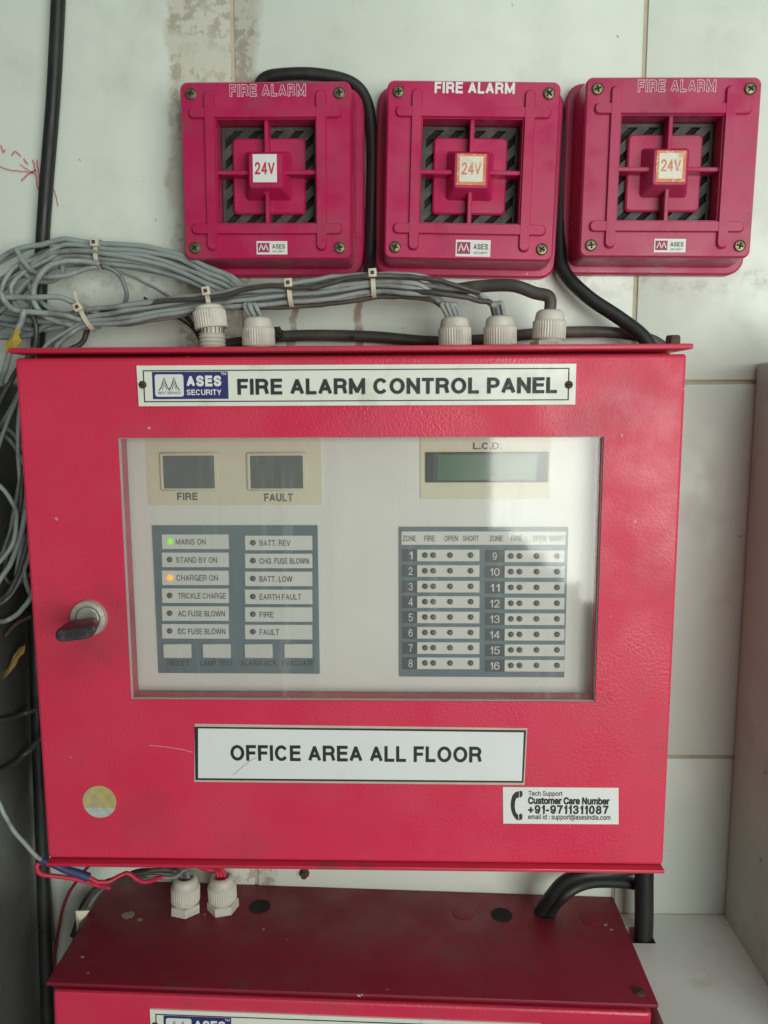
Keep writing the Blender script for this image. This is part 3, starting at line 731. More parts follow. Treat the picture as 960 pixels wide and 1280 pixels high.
# status board
sbx = fr(194.5, 656.5, 398.5, 841)
sb = fbox('status_board', sbx, yI, yI - .0012, 'slate', pan)
yS = yI - .0012
ME_LED = lathe('led', [(.0021, 0), (.0021, .0006), (.0017, .0014), (.0009, .0019), (.0002, .0020)], 12, 'y', ang=80)
Lrows = (676.7, 699.3, 721.7, 744, 766.2, 788.4); Rrows = (678.2, 700.6, 723, 745.4, 767.4, 789.3)
Ltx = (('MAINS ON', 258), ('STAND BY ON', 272), ('CHARGER ON', 273), ('TRICKLE CHARGE', 283), ('AC FUSE BLOWN', 282), ('DC FUSE BLOWN', 282.5))
Rtx = (('BATT. REV', 363.5), ('CHG. FUSE BLOWN', 386.5), ('BATT. LOW', 366), ('EARTH FAULT', 377), ('FIRE', 342.5), ('FAULT', 349.5))
for i in range(6):
    for (y, (s, xe), xa, xb, lx, tx0) in ((Lrows[i], Ltx[i], 203.5, 286.5, 213, 221.5), (Rrows[i], Rtx[i], 307, 390.7, 317, 325.5)):
        fbox('legend_strip', fr(xa, y - 9, xb, y + 9), yS, yS - .0005, 'strip', sb)
        p = P(lx - .5, y, yS)
        m = {('L', 0): 'led_green', ('L', 2): 'led_amber'}.get(('L' if xa < 250 else 'R', i), 'led_off')
        part('led', ME_LED, m, sb, (p.x, yS - .0005, p.z))
        if tx0 < 250: xs = (220.5, 221, 221.5, 223.5, 223.5, 223.5)[i]
        else: xs = 325
        ftext(s, (xs, y - 3.6, xe, y + 3.6), 'grey_print', sb, yS - .0007, .012)
for x, s, tx in ((205.5, 'RESET', (210, 237)), (254.5, 'LAMP TEST', (251, 292)), (306.5, 'ALARM ACK.', (301, 348)), (356, 'EVACUATE', (353, 393))):
    fbox('push_button', fr(x, 803.5, x + 35, 821), yS, yS - .0022, 'button', sb, .0005)
    ftext(s, (tx[0], 824.5, tx[1], 831.5), 'slate_print', sb, yS - .0002, .01)
# zone board
zb = fbox('zone_board', fr(499, 658.5, 707.5, 845.5), yI, yI - .0012, 'slate', pan)
fbox('header_strip', fr(502, 664, 706.5, 680.5), yS, yS - .0004, 'strip', zb)
for s, a, b in (('ZONE', 503.5, 520), ('FIRE', 530.5, 543.5), ('OPEN', 555.5, 572), ('SHORT', 578.5, 598), ('ZONE', 611.5, 628), ('FIRE', 638.5, 652), ('OPEN', 665.5, 682), ('SHORT', 686, 706)):
    ftext(s, (a, 669, b, 676), 'grey_print', zb, yS - .0006, .01)
ZL = (693.7, 713.2, 732.6, 751.8, 771, 790.2, 809.3, 828.3); ZR = (694.8, 714.3, 734, 753.7, 773.2, 792.6, 812, 831.3)
for i in range(8):
    for rowy, n, nb, st, leds in ((ZL[i], i + 1, (502.5, 521), (521.5, 599), (531.5, 541.8, 562.8, 588.5)), (ZR[i], i + 9, (606, 630), (630.5, 705), (638.8, 649.5, 670.8, 696.3))):
        k = .0                                     # columns are straight on the board
        fbox('zone_number_field', fr(nb[0], rowy - 7.5, nb[1], rowy + 7.5), yS, yS - .0003, 'slate_dark', zb)
        s = str(n); xc = (nb[0] + nb[1]) / 2 + (1.5 if n < 9 else 0); hw_ = 2.6 if n < 10 else 6.2
        ftext(s, (xc - hw_, rowy - 4.8, xc + hw_, rowy + 4.8), 'strip', zb, yS - .0005, .0)
        fbox('zone_strip', fr(st[0], rowy - 7.2, st[1], rowy + 7.2), yS, yS - .0005, 'strip', zb)
        for x in leds:
            p = P(x - .2, rowy, yS); part('led', ME_LED, 'led_off', zb, (p.x, yS - .0005, p.z))

nameplate(pan, 0, 0, yF)
# paper label under the window
def fq(pts, Y): return [(P(x, y, Y).x, P(x, y, Y).z) for x, y in pts]
lb = part('location_label', prism('location_label', fq([(243, 977), (655.5, 981), (659, 910), (243.5, 904.5)], yF), yF + .0003, yF - .0004), 'tape_edge', pan, label='paper label reading OFFICE AREA ALL FLOOR')
part('dark_border', prism('dark_border', fq([(244.5, 974.5), (654, 978), (657.5, 912.5), (243.5, 908)], yF), yF - .0002, yF - .0006), 'black_print', lb)
part('label_paper', prism('label_paper', fq([(248, 972), (652, 975.5), (654.5, 915), (248, 910)], yF), yF - .0004, yF - .0008), 'paper', lb)
c0, c1 = P(288.5, 941, yF), P(602, 942.5, yF)
part('lettering', text_mesh('OFFICE AREA ALL FLOOR', c1.x - c0.x, .0118, yF - .0010, (c0.x + c1.x) / 2, (c0.z + c1.z) / 2 + .0002, .027), 'black_print', lb, label=None)
part('crease', ribbon(fq([(292, 968), (302, 959), (312, 951), (321, 946)], yF), .0005, yF - .00105), 'tape_edge', lb)
# support sticker
ss = part('support_sticker', prism('support_sticker', fq([(629, 1029), (773, 1030), (773, 984.5), (628.5, 983.5)], yF), yF + .0003, yF - .0005), 'sticker_white', pan, label='white sticker with telephone handset and phone number')
def stext(s, box_, bold=0.):
    x0, y0, x1, y1 = box_; a, b = P(x0, y1, yF), P(x1, y0, yF)
    part('lettering', text_mesh(s, b.x - a.x, b.z - a.z, yF - .0007, (a.x + b.x) / 2, (a.z + b.z) / 2, bold), 'black_print', ss)
stext('Tech Support', (660.5, 988.5, 703, 995.5), .005)
stext('Customer Care Number', (660, 996.5, 762, 1004.5), .03)
stext('+91-9711311087', (660, 1006.5, 760.5, 1016.5), .03)
stext('email id : support@asesindia.com', (660, 1018, 763, 1025), .005)
def hs(pts): return prism('handset', fq([(620 + x / 4, 970 + y / 4) for x, y in pts], yF), yF - .0004, yF - .0007)
part('handset_mark', join('handset_mark', [
    hs([(115, 73), (95, 80), (82, 95), (75, 120), (73, 145), (76, 170), (85, 195), (100, 215), (112, 220), (111, 192), (105, 188), (97, 175), (93, 150), (95, 125), (100, 110), (108, 107), (114, 105)]),
    hs([(118, 73), (130, 73), (133, 90), (127, 103), (118, 105)]), hs([(115, 190), (126, 185), (132, 195), (131, 213), (116, 220)])]), 'black_print', ss)
# round foil seal
c = P(124.5, 1002, yF); r = .0123
def segment(z_lo, z_hi, n=24):
    pts = []
    a0 = math.asin(max(-1, z_lo / r)); a1 = math.asin(min(1, z_hi / r))
    for k in range(n + 1): a = a0 + (a1 - a0) * k / n; pts.append((c.x + r * math.cos(a), c.z + r * math.sin(a)))
    for k in range(n + 1): a = a1 + (a0 - a1) * k / n; pts.append((c.x - r * math.cos(a), c.z + r * math.sin(a)))
    return pts
fs = part('foil_seal', prism('foil_seal', segment(-.0046, r), yF + .0002, yF - .0004), 'gold', pan, label='round gold foil seal with silver lower edge')
part('silver_band', prism('silver_band', segment(-r, -.0046), yF + .0002, yF - .0004), 'silver', fs)
# lock and key
c = P(111.5, 772, yF)
lo = part('lock', lathe('lock', [(.0132, -.001), (.0132, .0012), (.0122, .0030), (.0095, .0036), (.0088, .0030), (.0086, .0012)], 40, 'y'), 'steel', pan, (c.x, yF, c.z))
part('lock_plug', lathe('lock_plug', [(.0080, -.001), (.0080, .0030), (.0074, .0036), (.0002, .0036)], 32, 'y'), 'steel', lo, (c.x, yF, c.z))
ky = part('key', box('key', -.0011, .0011, -.016, -.002, -.0035, .0035, .0003, 1), 'steel', pan, (c.x + .0005, yF, c.z - .0005), (0, math.radians(84), math.radians(7)))
hd = rrect(.0092, .0235, .0042, 5)
def key_head():
    rings = []
    prof = ((-.014, .70, .75), (-.0155, .92, .86), (-.020, 1.0, .88), (-.026, 1.0, 1.0), (-.034, 1.0, 1.06), (-.0385, .95, 1.0), (-.040, .8, .92))
    for y, sx, sz in prof: rings.append([(x * sx, y, z * sz) for x, z in hd])
    return loft('key_head', rings, True, True, 40)
part('key_head', key_head(), 'key_black', ky, (c.x + .0005, yF, c.z - .0005))
# scratches on the paint
for pts in (((187, 931.5), (200, 932.5), (225, 936), (241, 940)), ((655, 986), (648, 989))):
    part('scratch', ribbon([(p.x, p.z) for p in catmull([P(x, y, yF) for x, y in pts], 4)], .0005, yF - .0004), 'scratch', pan)
# bolt on the lid at the right
p = P(841, 432, -.085); part('bolt', lathe('bolt', [(.0052, 0), (.0052, .0075), (.0044, .0090)], 6), 'rust', pan, (p.x, -.085, TOPZ))
# glands on top
GY = -.062
gx = [P(x, 415, GY).x for x in (265, 323, 569, 625.5, 686)]
zt = TOPZ
gn = part('cable_gland', lathe('gland_thread', [(.0095 + (.0006 if k % 2 else -.0003), -.001 + .0014 * k) for k in range(12)], 24, ang=25), 'nylon', pan, (gx[0], GY, zt), label='loose gland with its thread showing')
part('claw_ring', lathe('claw_ring', [(.0086, .013), (.0086, .021)], 24), 'nylon', gn, (gx[0], GY, zt))
for k in range(18):
    a = 2 * math.pi * k / 18
    part('claw_gap', box('claw_gap', -.00022, .00022, -.0003, .0003, .0145, .0200), 'black_hole', gn, (gx[0] + .0087 * math.cos(a), GY + .0087 * math.sin(a), zt), (0, 0, a + math.pi / 2))
nt_ = part('gland_nut', ME_NUT, 'nylon', gn, (gx[0] - .0003, GY, zt + .0180), (math.radians(-3), math.radians(-7), 0))
cap = part('dome', lathe('dome', [(.0106, .0140), (.0104, .0158), (.0086, .0172), (.0040, .0178)], 28), 'nylon', gn, (gx[0] - .0003, GY, zt + .0180), (math.radians(-3), math.radians(-7), 0))
GZ = [None, .0050, .0040, .0045, .0085]
for k in range(1, 5): gland(pan, (gx[k], GY, zt + GZ[k]), (math.radians(rnd(-2, 2)), math.radians(rnd(-2, 2)), rnd(0, 3)))

# ================================================================== lower panel
low = thing('battery_cabinet', 'lower red cabinet with dusty, shade-darkened lid below the control panel', 'cabinet', (LX + .363 * math.sin(LR), 0, LZ - .363), (0, 0, -.363), (0, -LR, 0))
hwL = W / 2 + .003
lid = part('top_plate', box('top_plate', -hwL, hwL, -D - .004, -.001, -.0030, 0, .0009), 'lid_red_shaded', low)
part('cabinet', box('cabinet', -W/2 + .004, W/2 - .004, yB + .002, -.0015, -.363, -.0032, .0015), 'box_red', low)
ld = part('door', door_mesh(-W/2, W/2, -.363, -.0105, None), 'door_red', low)
def on_lid(px, py):
    z = LZ
    for _ in range(6):
        p = PZ(px, py, z); z = LZ + (p.x - LX) * math.tan(LR)
    return p
def lid_local(px, py):
    p = on_lid(px, py); return ((p.x - LX) / math.cos(LR), p.y)
q0 = P(171, 457, -D)
lp = lid_local(195, 1258)
nameplate(low, -.151 - q0.x - .0, -.0215 - q0.z, yF)
for x, y in ((232, 1137), (278.5, 1135)):
    lx_, ly_ = lid_local(x, y); gland(low, (lx_, ly_, .0088), (math.radians(rnd(-2, 2)), math.radians(2), rnd(0, 3)))
def disc(r, n=28): return lathe('disc', [(r, 0), (r, .0006), (r * .96, .0008)], n)
ME_HOLE = lathe('hole', [(.0092, .0), (.0092, .0004)], 28); ME_KO = lathe('knockout', [(.0094, .0), (.0094, .0003), (.0088, .0005)], 28)
for x, y in ((324.5, 1133), (627, 1143.5)):
    lx_, ly_ = lid_local(x, y); part('open_hole', ME_HOLE, 'black_hole', lid, (lx_, ly_, 0))
for x, y in ((579, 1140.5), (739, 1147.5)):
    lx_, ly_ = lid_local(x, y); part('knockout', ME_KO, 'lid_red_shaded', lid, (lx_, ly_, 0))
for x, y, rr in ((160, 1144, .0062), (175, 1149.5, .0024), (757, 1156, .0020), (764, 1162, .0014), (103, 1196, .0014)):
    lx_, ly_ = lid_local(x, y)
    pts = [(lx_ + rr * rnd(.75, 1.1) * math.cos(k * math.pi / 8), ly_ + rr * .8 * rnd(.7, 1.1) * math.sin(k * math.pi / 8)) for k in range(16)]
    part('worn_patch', loft('worn_patch', [[(u, v, 0) for u, v in pts], [(u, v, .0003) for u, v in pts]]), 'worn', lid)
lx_, ly_ = lid_local(681, 1141); part('open_hole', ME_HOLE, 'black_hole', lid, (lx_, ly_, 0))
lx_, ly_ = lid_local(799, 1241)
sc = part('screw', lathe('screw', [(.0042, 0), (.0042, .0012), (.0028, .0020)], 16), 'rust', low, (lx_, ly_, 0))
part('cross_slot', box('cross_slot', -.0028, .0028, -.0005, .0005, .001, .0022), 'black_hole', sc, (lx_, ly_, 0), (0, 0, .6))
p = P(379, 1099, -.010)
solo('wall_bolt', lathe('wall_bolt', [(.0046, 0), (.0046, .004), (.0030, .0055), (.0030, .0085)], 10, 'y'), 'rust', 'small rusty bolt on the wall behind the lower cabinet lid', 'bolt').location = (p.x, -.002, p.z)

# ================================================================== cables
def cable(name, pts, r, mat, label, cat='cable', group=None, sides=10, sub=7):
    """pts: (pixel x, pixel y, depth y) or world Vectors"""
    c = []
    for p in pts:
        if not isinstance(p, Vector):
            q = P(*p); lim = PX_L + r_ + .001 if (r_ := (r if not callable(r) else .003)) else 0
            if q.x < lim and q.z < .172:         # keep it on this side of the left partition
                d = q - CAM; q = CAM + d * ((lim - CAM.x) / d.x)
            p = q
        c.append(p)
    if not callable(r) and r < .003 and len(c) > 3:      # small kinks, as handled cable has
        m_ = catmull(c, 3); jit = r * .17
        c = [c[0]] + [q + Vector((rnd(-jit, jit), rnd(-jit, jit), rnd(-jit, jit))) for q in m_[1:-1]] + [c[-1]]; sub = 3
    return solo(name, tube(name, c, r, sides, sub), mat, label, cat, group)
K = 'cable'
cable('thick_cable', [(74, -30, -.008), (71, 40, -.008), (66, 130, -.008), (58, 230, -.008), (52, 320, -.009), (49, 400, -.010), (44, 500, -.012), (43, 700, -.014), (47, 900, -.014), (54, 1100, -.012), (60, 1300, -.012)],
      .0056, 'cable_black', 'thick black cable running down the wall at the left')
cable('thick_cable', [(322, 112, -.004), (330, 99, -.006), (350, 93.5, -.008), (395, 93, -.008), (438, 103, -.007), (458, 126, -.006), (465, 170, -.005), (465, 240, -.005), (463, 310, -.008), (461, 340, -.022), (452, 353, -.040), (430, 358, -.046), (400, 364, -.048)],
      .0047, 'cable_black', 'black cable arching over the leftmost sounder and down beside it')
cable('thick_cable', [(716, 132, -.003), (708, 150, -.003), (703, 190, -.003), (701, 240, -.003), (700, 310, -.006), (706, 341, -.013), (735, 371, -.020), (775, 398, -.026), (805, 422, -.032), (822, 452, -.034)],
      .0054, 'cable_black', 'black cable from between two sounders slanting down to the panel corner')
cable('thick_cable', [(250, 436, -.012), (300, 428, -.010), (345, 421, -.008), (400, 419, -.007), (470, 421, -.007), (540, 427, -.008), (600, 425, -.009), (660, 418, -.010), (720, 415, -.011), (770, 416, -.012), (812, 424, -.014), (838, 440, -.016)],
      .0046, 'cable_brown', 'dusty black cable lying along the wall just above the panel lid')
cable('thin_wire', [(180, 372, -.02), (205, 389, -.02), (230, 402, -.018), (246, 418, -.016), (254, 440, -.016)], .0010, 'cable_black', 'thin black wire curving down behind the loose gland')
cable('thin_wire', [(228, 392, -.030), (238, 402, -.030), (249, 417, -.030), (256, 440, -.028)], .0016, 'cable_black', 'short stiff black wire beside the loose gland')

def gtop(k): return Vector((gx[k], GY, zt + GZ[k] + .021))
def into(k, dx=0., dy=0.):
    g = gtop(k); ln = (0, .006, .005, .003, 0)[k]; return [g + Vector((dx * 1.2 - ln, dy, .009)), g + Vector((dx, dy, -.004)), g + Vector((dx * .8, dy, -.012))]
BUN = 'grey cables tied in the bundle above the panel'
# lower tied bundle: cross-section slots (depth, height), right end leads into the glands
centre = [(520, 357, -.058), (467, 355, -.056), (415, 361, -.055), (363, 367, -.054), (310, 372, -.052), (264, 378, -.050), (205, 387, -.048), (155, 394, -.046), (110, 398, -.044)]
slots = [(-.0050, .0062), (-.0050, .0020), (-.0050, -.0022), (-.0048, -.0062), (0, .0066), (0, -.0060), (.0045, .0040), (.0045, -.0030), (0, .0005)]
tails = [ [(70, 402, -.040), (30, 396, -.036), (-20, 384, -.03)],
          [(78, 408, -.044), (40, 412, -.040), (0, 404, -.036), (-40, 398, -.03)],
          [(84, 414, -.048), (62, 428, -.050), (50, 444, -.052), (30, 480, -.05), (22, 560, -.05), (30, 650, -.05), (20, 720, -.05)],
          [(88, 418, -.050), (72, 432, -.052), (64, 452, -.052)],
          [(75, 392, -.036), (50, 376, -.034), (36, 356, -.034), (38, 334, -.034), (62, 318, -.034), (100, 314, -.036), (140, 318, -.034), (190, 328, -.034), (230, 342, -.036), (262, 357, -.042)],
          [(84, 420, -.044), (60, 436, -.046), (36, 468, -.046), (8, 520, -.045), (-20, 560, -.04)],
          [(70, 396, -.034), (20, 404, -.030), (-30, 420, -.03)],
          [(90, 410, -.038), (76, 424, -.040), (70, 446, -.040)],
          [(80, 400, -.044), (58, 394, -.046), (40, 380, -.046), (20, 372, -.044), (-20, 388, -.04)] ]
ends = [(3, .0028, -.001), (2, -.0042, -.002), (2, -.0014, -.003), (2, .0014, -.002), (3, -.0010, .002), (2, -.0028, .002), (2, .0042, .001), (2, .0010, .003), (3, .0, .001)]
for i, (sl, tl, en) in enumerate(zip(slots, tails, ends)):
    k, dx, dy = en; pts = into(k, dx, dy)[::-1]
    if k == 2: pts += [P(560 - abs(dx) * 900, 381 + i * .6, GY), P(542, 368 + i * .5, GY + .002)]
    else: pts += [P(616 + dx * 600, 380 + i * .3, GY), P(590, 364, GY + .003), P(558, 357 + i * .4, GY + .004)]
    tw = rnd(-.4, .4)
    for j, (px, py, y) in enumerate(centre):
        a = tw * math.sin(j * .8 + i); ca, sa = math.cos(a), math.sin(a)
        sq = .9 if j in (1, 3, 5, 8) else 1.08
        dy_, dz_ = (sl[0] * ca - sl[1] * sa) * sq, (sl[0] * sa + sl[1] * ca) * sq
        pts.append(P(px, py, y) + Vector((0, dy_ + rnd(-.0004, .0004), dz_ + rnd(-.0005, .0005))))
    pts += [P(*q) for q in tl]
    dark = i in (5, 8)
    pos = ('topmost at the front', 'second from the top at the front', 'third from the top at the front', 'lowest at the front', 'topmost in the middle', 'lowest and darker in the middle', 'upper one at the back', 'lower one at the back', 'darker one in the core')[i]
    lab = 'grey cable of the tied bundle above the panel, ' + pos
    cable('bundle_cable', pts, rnd(.0017, .0020), 'cable_grey_dark' if dark else 'cable_grey', lab, K, BUN)
# dark cables riding on the bundle
cable('bundle_cable', into(4)[::-1] + [P(668, 366, -.060), P(640, 357, -.058), P(600, 358, -.052), P(560, 363, -.046), P(520, 362, -.046), P(467, 356, -.044)], .0046, 'cable_brown',
      'thick dusty brown cable arching into the rightmost gland')
cable('bundle_cable', into(3, -.0035, .0)[::-1] + [P(600, 376, -.064), P(575, 370, -.066), P(540, 366, -.066), P(500, 364, -.060), P(467, 364, -.054)], .0020, 'cable_brown',
      'dusty black cable entering the fourth gland beside a grey one')
cable('bundle_cable', [(600, 366, -.062), (570, 357, -.064), (540, 349, -.064), (500, 345, -.064), (467, 345, -.066), (430, 349, -.066), (400, 358, -.066), (370, 360, -.065), (340, 357, -.064), (310, 361, -.062), (280, 369, -.060), (240, 374, -.058), (200, 377, -.056), (150, 384, -.05), (120, 392, -.042)],
      .0019, 'cable_brown', 'dusty black cable riding along the top of the tied bundle')
cable('bundle_cable', [(566, 404, -.060), (556, 386, -.060), (535, 374, -.058), (500, 371, -.056), (467, 372, -.056), (430, 378, -.056), (400, 381, -.056), (350, 384, -.055), (300, 384, -.053)], .0018, 'cable_brown', 'short dark cable along the underside of the tied bundle')
# upper bundle from behind the second gland to the left, tied once
centre2 = [(292, 364, -.040), (262, 350, -.034), (225, 334, -.028), (180, 323, -.026), (125, 318, -.026), (85, 316, -.026)]
slots2 = [(-.0046, .0088), (-.0050, .0048), (-.0050, .0006), (-.0050, -.0036), (-.0040, -.0078), (0, .0094), (0, .0020), (0, -.0086), (.0042, .0060), (.0042, -.0036)]
tails2 = [ [(52, 306, -.028), (20, 312, -.028), (-10, 330, -.028), (-40, 350, -.028)],
           [(50, 322, -.032), (18, 334, -.034), (2, 362, -.036), (-6, 390, -.036), (-20, 420, -.036)],
           [(58, 326, -.036), (28, 342, -.040), (14, 360, -.042), (22, 384, -.042), (48, 392, -.040), (80, 396, -.038), (108, 400, -.036)],
           [(62, 332, -.036), (34, 352, -.038), (10, 380, -.038), (-20, 404, -.038)],
           [(76, 346, -.036), (52, 352, -.038), (34, 344, -.038), (26, 330, -.036)],
           [(48, 306, -.024), (14, 320, -.022), (-30, 346, -.02)],
           [(58, 330, -.030), (24, 346, -.030), (-4, 366, -.030), (-40, 384, -.03)],
           [(60, 338, -.028), (30, 360, -.026), (0, 388, -.026), (-40, 420, -.02)],
           [(50, 318, -.020), (10, 344, -.018), (-40, 376, -.018)],
           [(58, 340, -.022), (20, 372, -.020), (-20, 410, -.018)] ]
for i, (sl, tl) in enumerate(zip(slots2, tails2)):
    if i < 5: pts = into(1, (-.003, .0, .003, -.0015, .002)[i], (.001, -.002, .001, .003, .003)[i])[::-1] + [P(316 - i * 2, 384, -.055)]
    else: pts = [P(350 + i * 3, 372, -.046), P(320, 366 + (i % 3) * 2, -.044)]
    for j, (px, py, y) in enumerate(centre2):
        sq = .86 if j == 4 else 1.0
        pts.append(P(px, py, y) + Vector((0, sl[0] * sq + rnd(-.0006, .0006), sl[1] * sq + rnd(-.0008, .0008))))
    pts += [P(*q) for q in tl]
    cable('looped_cable', pts, rnd(.0017, .0021), 'cable_grey_dark' if i in (6, 8, 9) else 'cable_grey',
          'grey cable of the upper bundle below the leftmost sounder, ' + ('topmost at the front', 'second from top at the front', 'third from top at the front', 'fourth from top at the front',
           'lowest at the front', 'topmost behind', 'darker one in the core', 'lowest behind', 'upper one at the wall', 'lower one at the wall')[i], K, 'grey cables of the upper bundle')
# loose loops at the left
loops = [
 ([(124, 330, -.040), (95, 326, -.046), (66, 330, -.050), (48, 346, -.052), (42, 368, -.052), (48, 388, -.052), (66, 400, -.050), (95, 408, -.046), (125, 408, -.042)], 'grey cable bent in a round loop left of the upper bundle', 'cable_grey', .0022),
 ([(124, 332, -.038), (100, 338, -.042), (80, 345, -.044), (55, 346, -.044), (40, 338, -.044), (28, 326, -.042), (20, 312, -.038)], 'grey cable sagging under the upper bundle near its tie', 'cable_grey', .0020),
 ([(128, 332, -.030), (145, 340, -.026), (154, 352, -.022), (158, 368, -.022), (156, 382, -.03)], 'grey cable dropping from the upper tie to the lower bundle', 'cable_grey_dark', .0017),
 ([(128, 334, -.028), (160, 344, -.022), (185, 356, -.020), (210, 370, -.020), (235, 386, -.02)], 'thin dark wire slanting from upper tie behind the lower bundle', 'cable_grey_dark', .0011),
 ([(-20, 382, -.050), (8, 372, -.052), (40, 372, -.054), (75, 372, -.052), (100, 382, -.048), (125, 392, -.044)], 'grey cable running in from the left edge under the round loop', 'cable_grey', .0021),
 ([(-20, 352, -.048), (0, 366, -.054), (8, 380, -.056), (22, 388, -.058), (45, 390, -.058), (78, 394, -.054), (102, 400, -.05)], 'grey cable turning round the left edge below the loops', 'cable_grey', .0022),
 ([(-20, 396, -.046), (20, 400, -.046), (60, 402, -.048), (90, 400, -.046)], 'straight grey cable at the left edge below the loops', 'cable_grey_dark', .0022),
 ([(-20, 420, -.046), (10, 422, -.046), (40, 418, -.046), (62, 404, -.046), (88, 396, -.044)], 'grey cable rising from the left edge beside the yellow tag', 'cable_grey_dark', .0022),
 ([(112, 398, -.030), (108, 418, -.030), (98, 432, -.034), (80, 440, -.04)], 'dark cable curling down behind the lid below the lower tie', 'cable_brown', .0022),
 ([(30, 386, -.060), (28, 398, -.060), (22, 412, -.060), (14, 432, -.060), (6, 462, -.058), (0, 480, -.05)], 'pale cable end wrapped with a yellow tag', 'cable_grey', .0024),
 ([(34, 384, -.052), (46, 410, -.05), (40, 440, -.05), (22, 462, -.05), (6, 490, -.05), (-20, 540, -.05)], 'dark cable hanging from the tangle past the lid corner', 'cable_brown', .0020)]
for pts, lab, mt, r in loops: cable('loose_cable', pts, r, mt, lab)
# cables hanging beside the panel
hang = [
 ([(26, 452, -.03), (10, 486, -.03), (-12, 530, -.03)], 'dark', 'dark cable crossing the tiles beside the panel top corner'),
 ([(-20, 520, -.040), (8, 535, -.042), (28, 560, -.046), (44, 600, -.05)], 'grey', 'grey cable slipping behind the panel edge, upper of two'),
 ([(-20, 538, -.046), (10, 548, -.048), (30, 580, -.05), (46, 620, -.05)], 'grey', 'grey cable slipping behind the panel edge, lower of two'),
 ([(26, 548, -.04), (24, 600, -.04), (16, 650, -.042), (4, 690, -.042), (-20, 730, -.04)], 'grey', 'grey cable hanging in a slack bow against the dark partition'),
 ([(30, 580, -.05), (24, 640, -.052), (12, 680, -.052), (6, 720, -.05), (20, 730, -.05), (40, 716, -.05)], 'dark', 'dark cable looping down and back behind the panel'),
 ([(36, 600, -.06), (28, 660, -.062), (12, 706, -.062), (-10, 740, -.06)], 'pale', 'pale grey cable catching the light beside the panel'),
 ([(-20, 764, -.055), (4, 752, -.056), (22, 728, -.056), (34, 700, -.055), (44, 660, -.05)], 'grey', 'grey cable rising from the left edge behind the panel'),
 ([(-20, 776, -.060), (6, 776, -.060), (24, 766, -.058), (38, 746, -.055), (48, 720, -.05)], 'pale', 'lowest grey cable bow left of the lock'),
 ([(6, 796, -.05), (20, 780, -.05), (40, 770, -.048)], 'brown', 'short brown wire left of the lock'),
 ([(-20, 902, -.05), (10, 898, -.05), (30, 892, -.048), (52, 884, -.046)], 'dark', 'thin dark cable crossing the partition left of the office label'),
 ([(-30, 972, -.05), (4, 962, -.05), (30, 944, -.05), (54, 920, -.05)], 'dark', 'dark cable crossing the partition just above the long grey lead')]
hang += [
 ([(34, 470, -.05), (18, 505, -.06), (2, 548, -.07), (-14, 600, -.08)], 'grey', 'grey cable hanging straight below the lid corner at the left edge'),
 ([(-20, 590, -.08), (4, 612, -.075), (20, 640, -.07), (16, 680, -.07), (-4, 706, -.08)], 'pale', 'pale grey cable bowing out from the left edge'),
 ([(40, 530, -.05), (34, 590, -.055), (38, 650, -.055), (28, 700, -.06), (10, 742, -.065), (-20, 756, -.07)], 'dark', 'dark cable running close along the panel edge above the lock'),
 ([(44, 640, -.05), (30, 690, -.055), (34, 735, -.055), (46, 745, -.05)], 'grey', 'small grey cable hook above the lock at the panel edge')]
for pts, k, lab in hang:
    cable('hanging_cable', pts, rnd(.0016, .0021), {'dark': 'cable_brown', 'grey': 'cable_grey_dark', 'pale': 'cable_grey', 'brown': 'rust'}[k], lab)
# grey lead, sleeve and red wires at the lower left
cable('grey_lead', [(-30, 950, -.13), (0, 1006, -.13), (12, 1030, -.128), (30, 1054, -.122), (48, 1072, -.116), (64, 1080, -.108)], .0016, 'cable_grey', 'grey lead ending in a dark blue sleeve below the panel corner')
cable('blue_sleeve', [(50, 1075, -.115), (64, 1079, -.110), (82, 1087, -.106), (98, 1092, -.102), (111, 1097, -.100)], lambda t: .0024 + .0012 * t, 'sleeve_blue', 'dark blue insulating sleeve joining grey and red wires', 'sleeve')
cable('red_wire', [(62, 1078, -.112), (50, 1078, -.114), (46, 1086, -.116), (54, 1093, -.114), (80, 1097, -.108), (104, 1101, -.102), (122, 1107, -.096), (137, 1110, -.09)], .0017, 'cable_red', 'red wire hooked back below the blue sleeve')
cable('red_wire', [(110, 1096, -.100), (122, 1102, -.098), (138, 1101, -.094), (152, 1094, -.090), (161, 1092, -.088), (172, 1100, -.086), (186, 1102, -.08), (202, 1096, -.07)], .0017, 'cable_red', 'red wire waving to the right from the blue sleeve')
cable('red_wire', [(128, 1074, -.03), (112, 1082, -.03), (94, 1104, -.03), (80, 1130, -.03), (72, 1170, -.03), (68, 1200, -.03), (62, 1260, -.03), (58, 1340, -.03)], .0014, 'cable_red_shaded', 'red wire hanging down behind the lower cabinet corner')
def low_gland(x, y):
    p = on_lid(x, y); return p + Vector((0, 0, .030))
g1 = low_gland(232, 1137); g2 = low_gland(278.5, 1135)
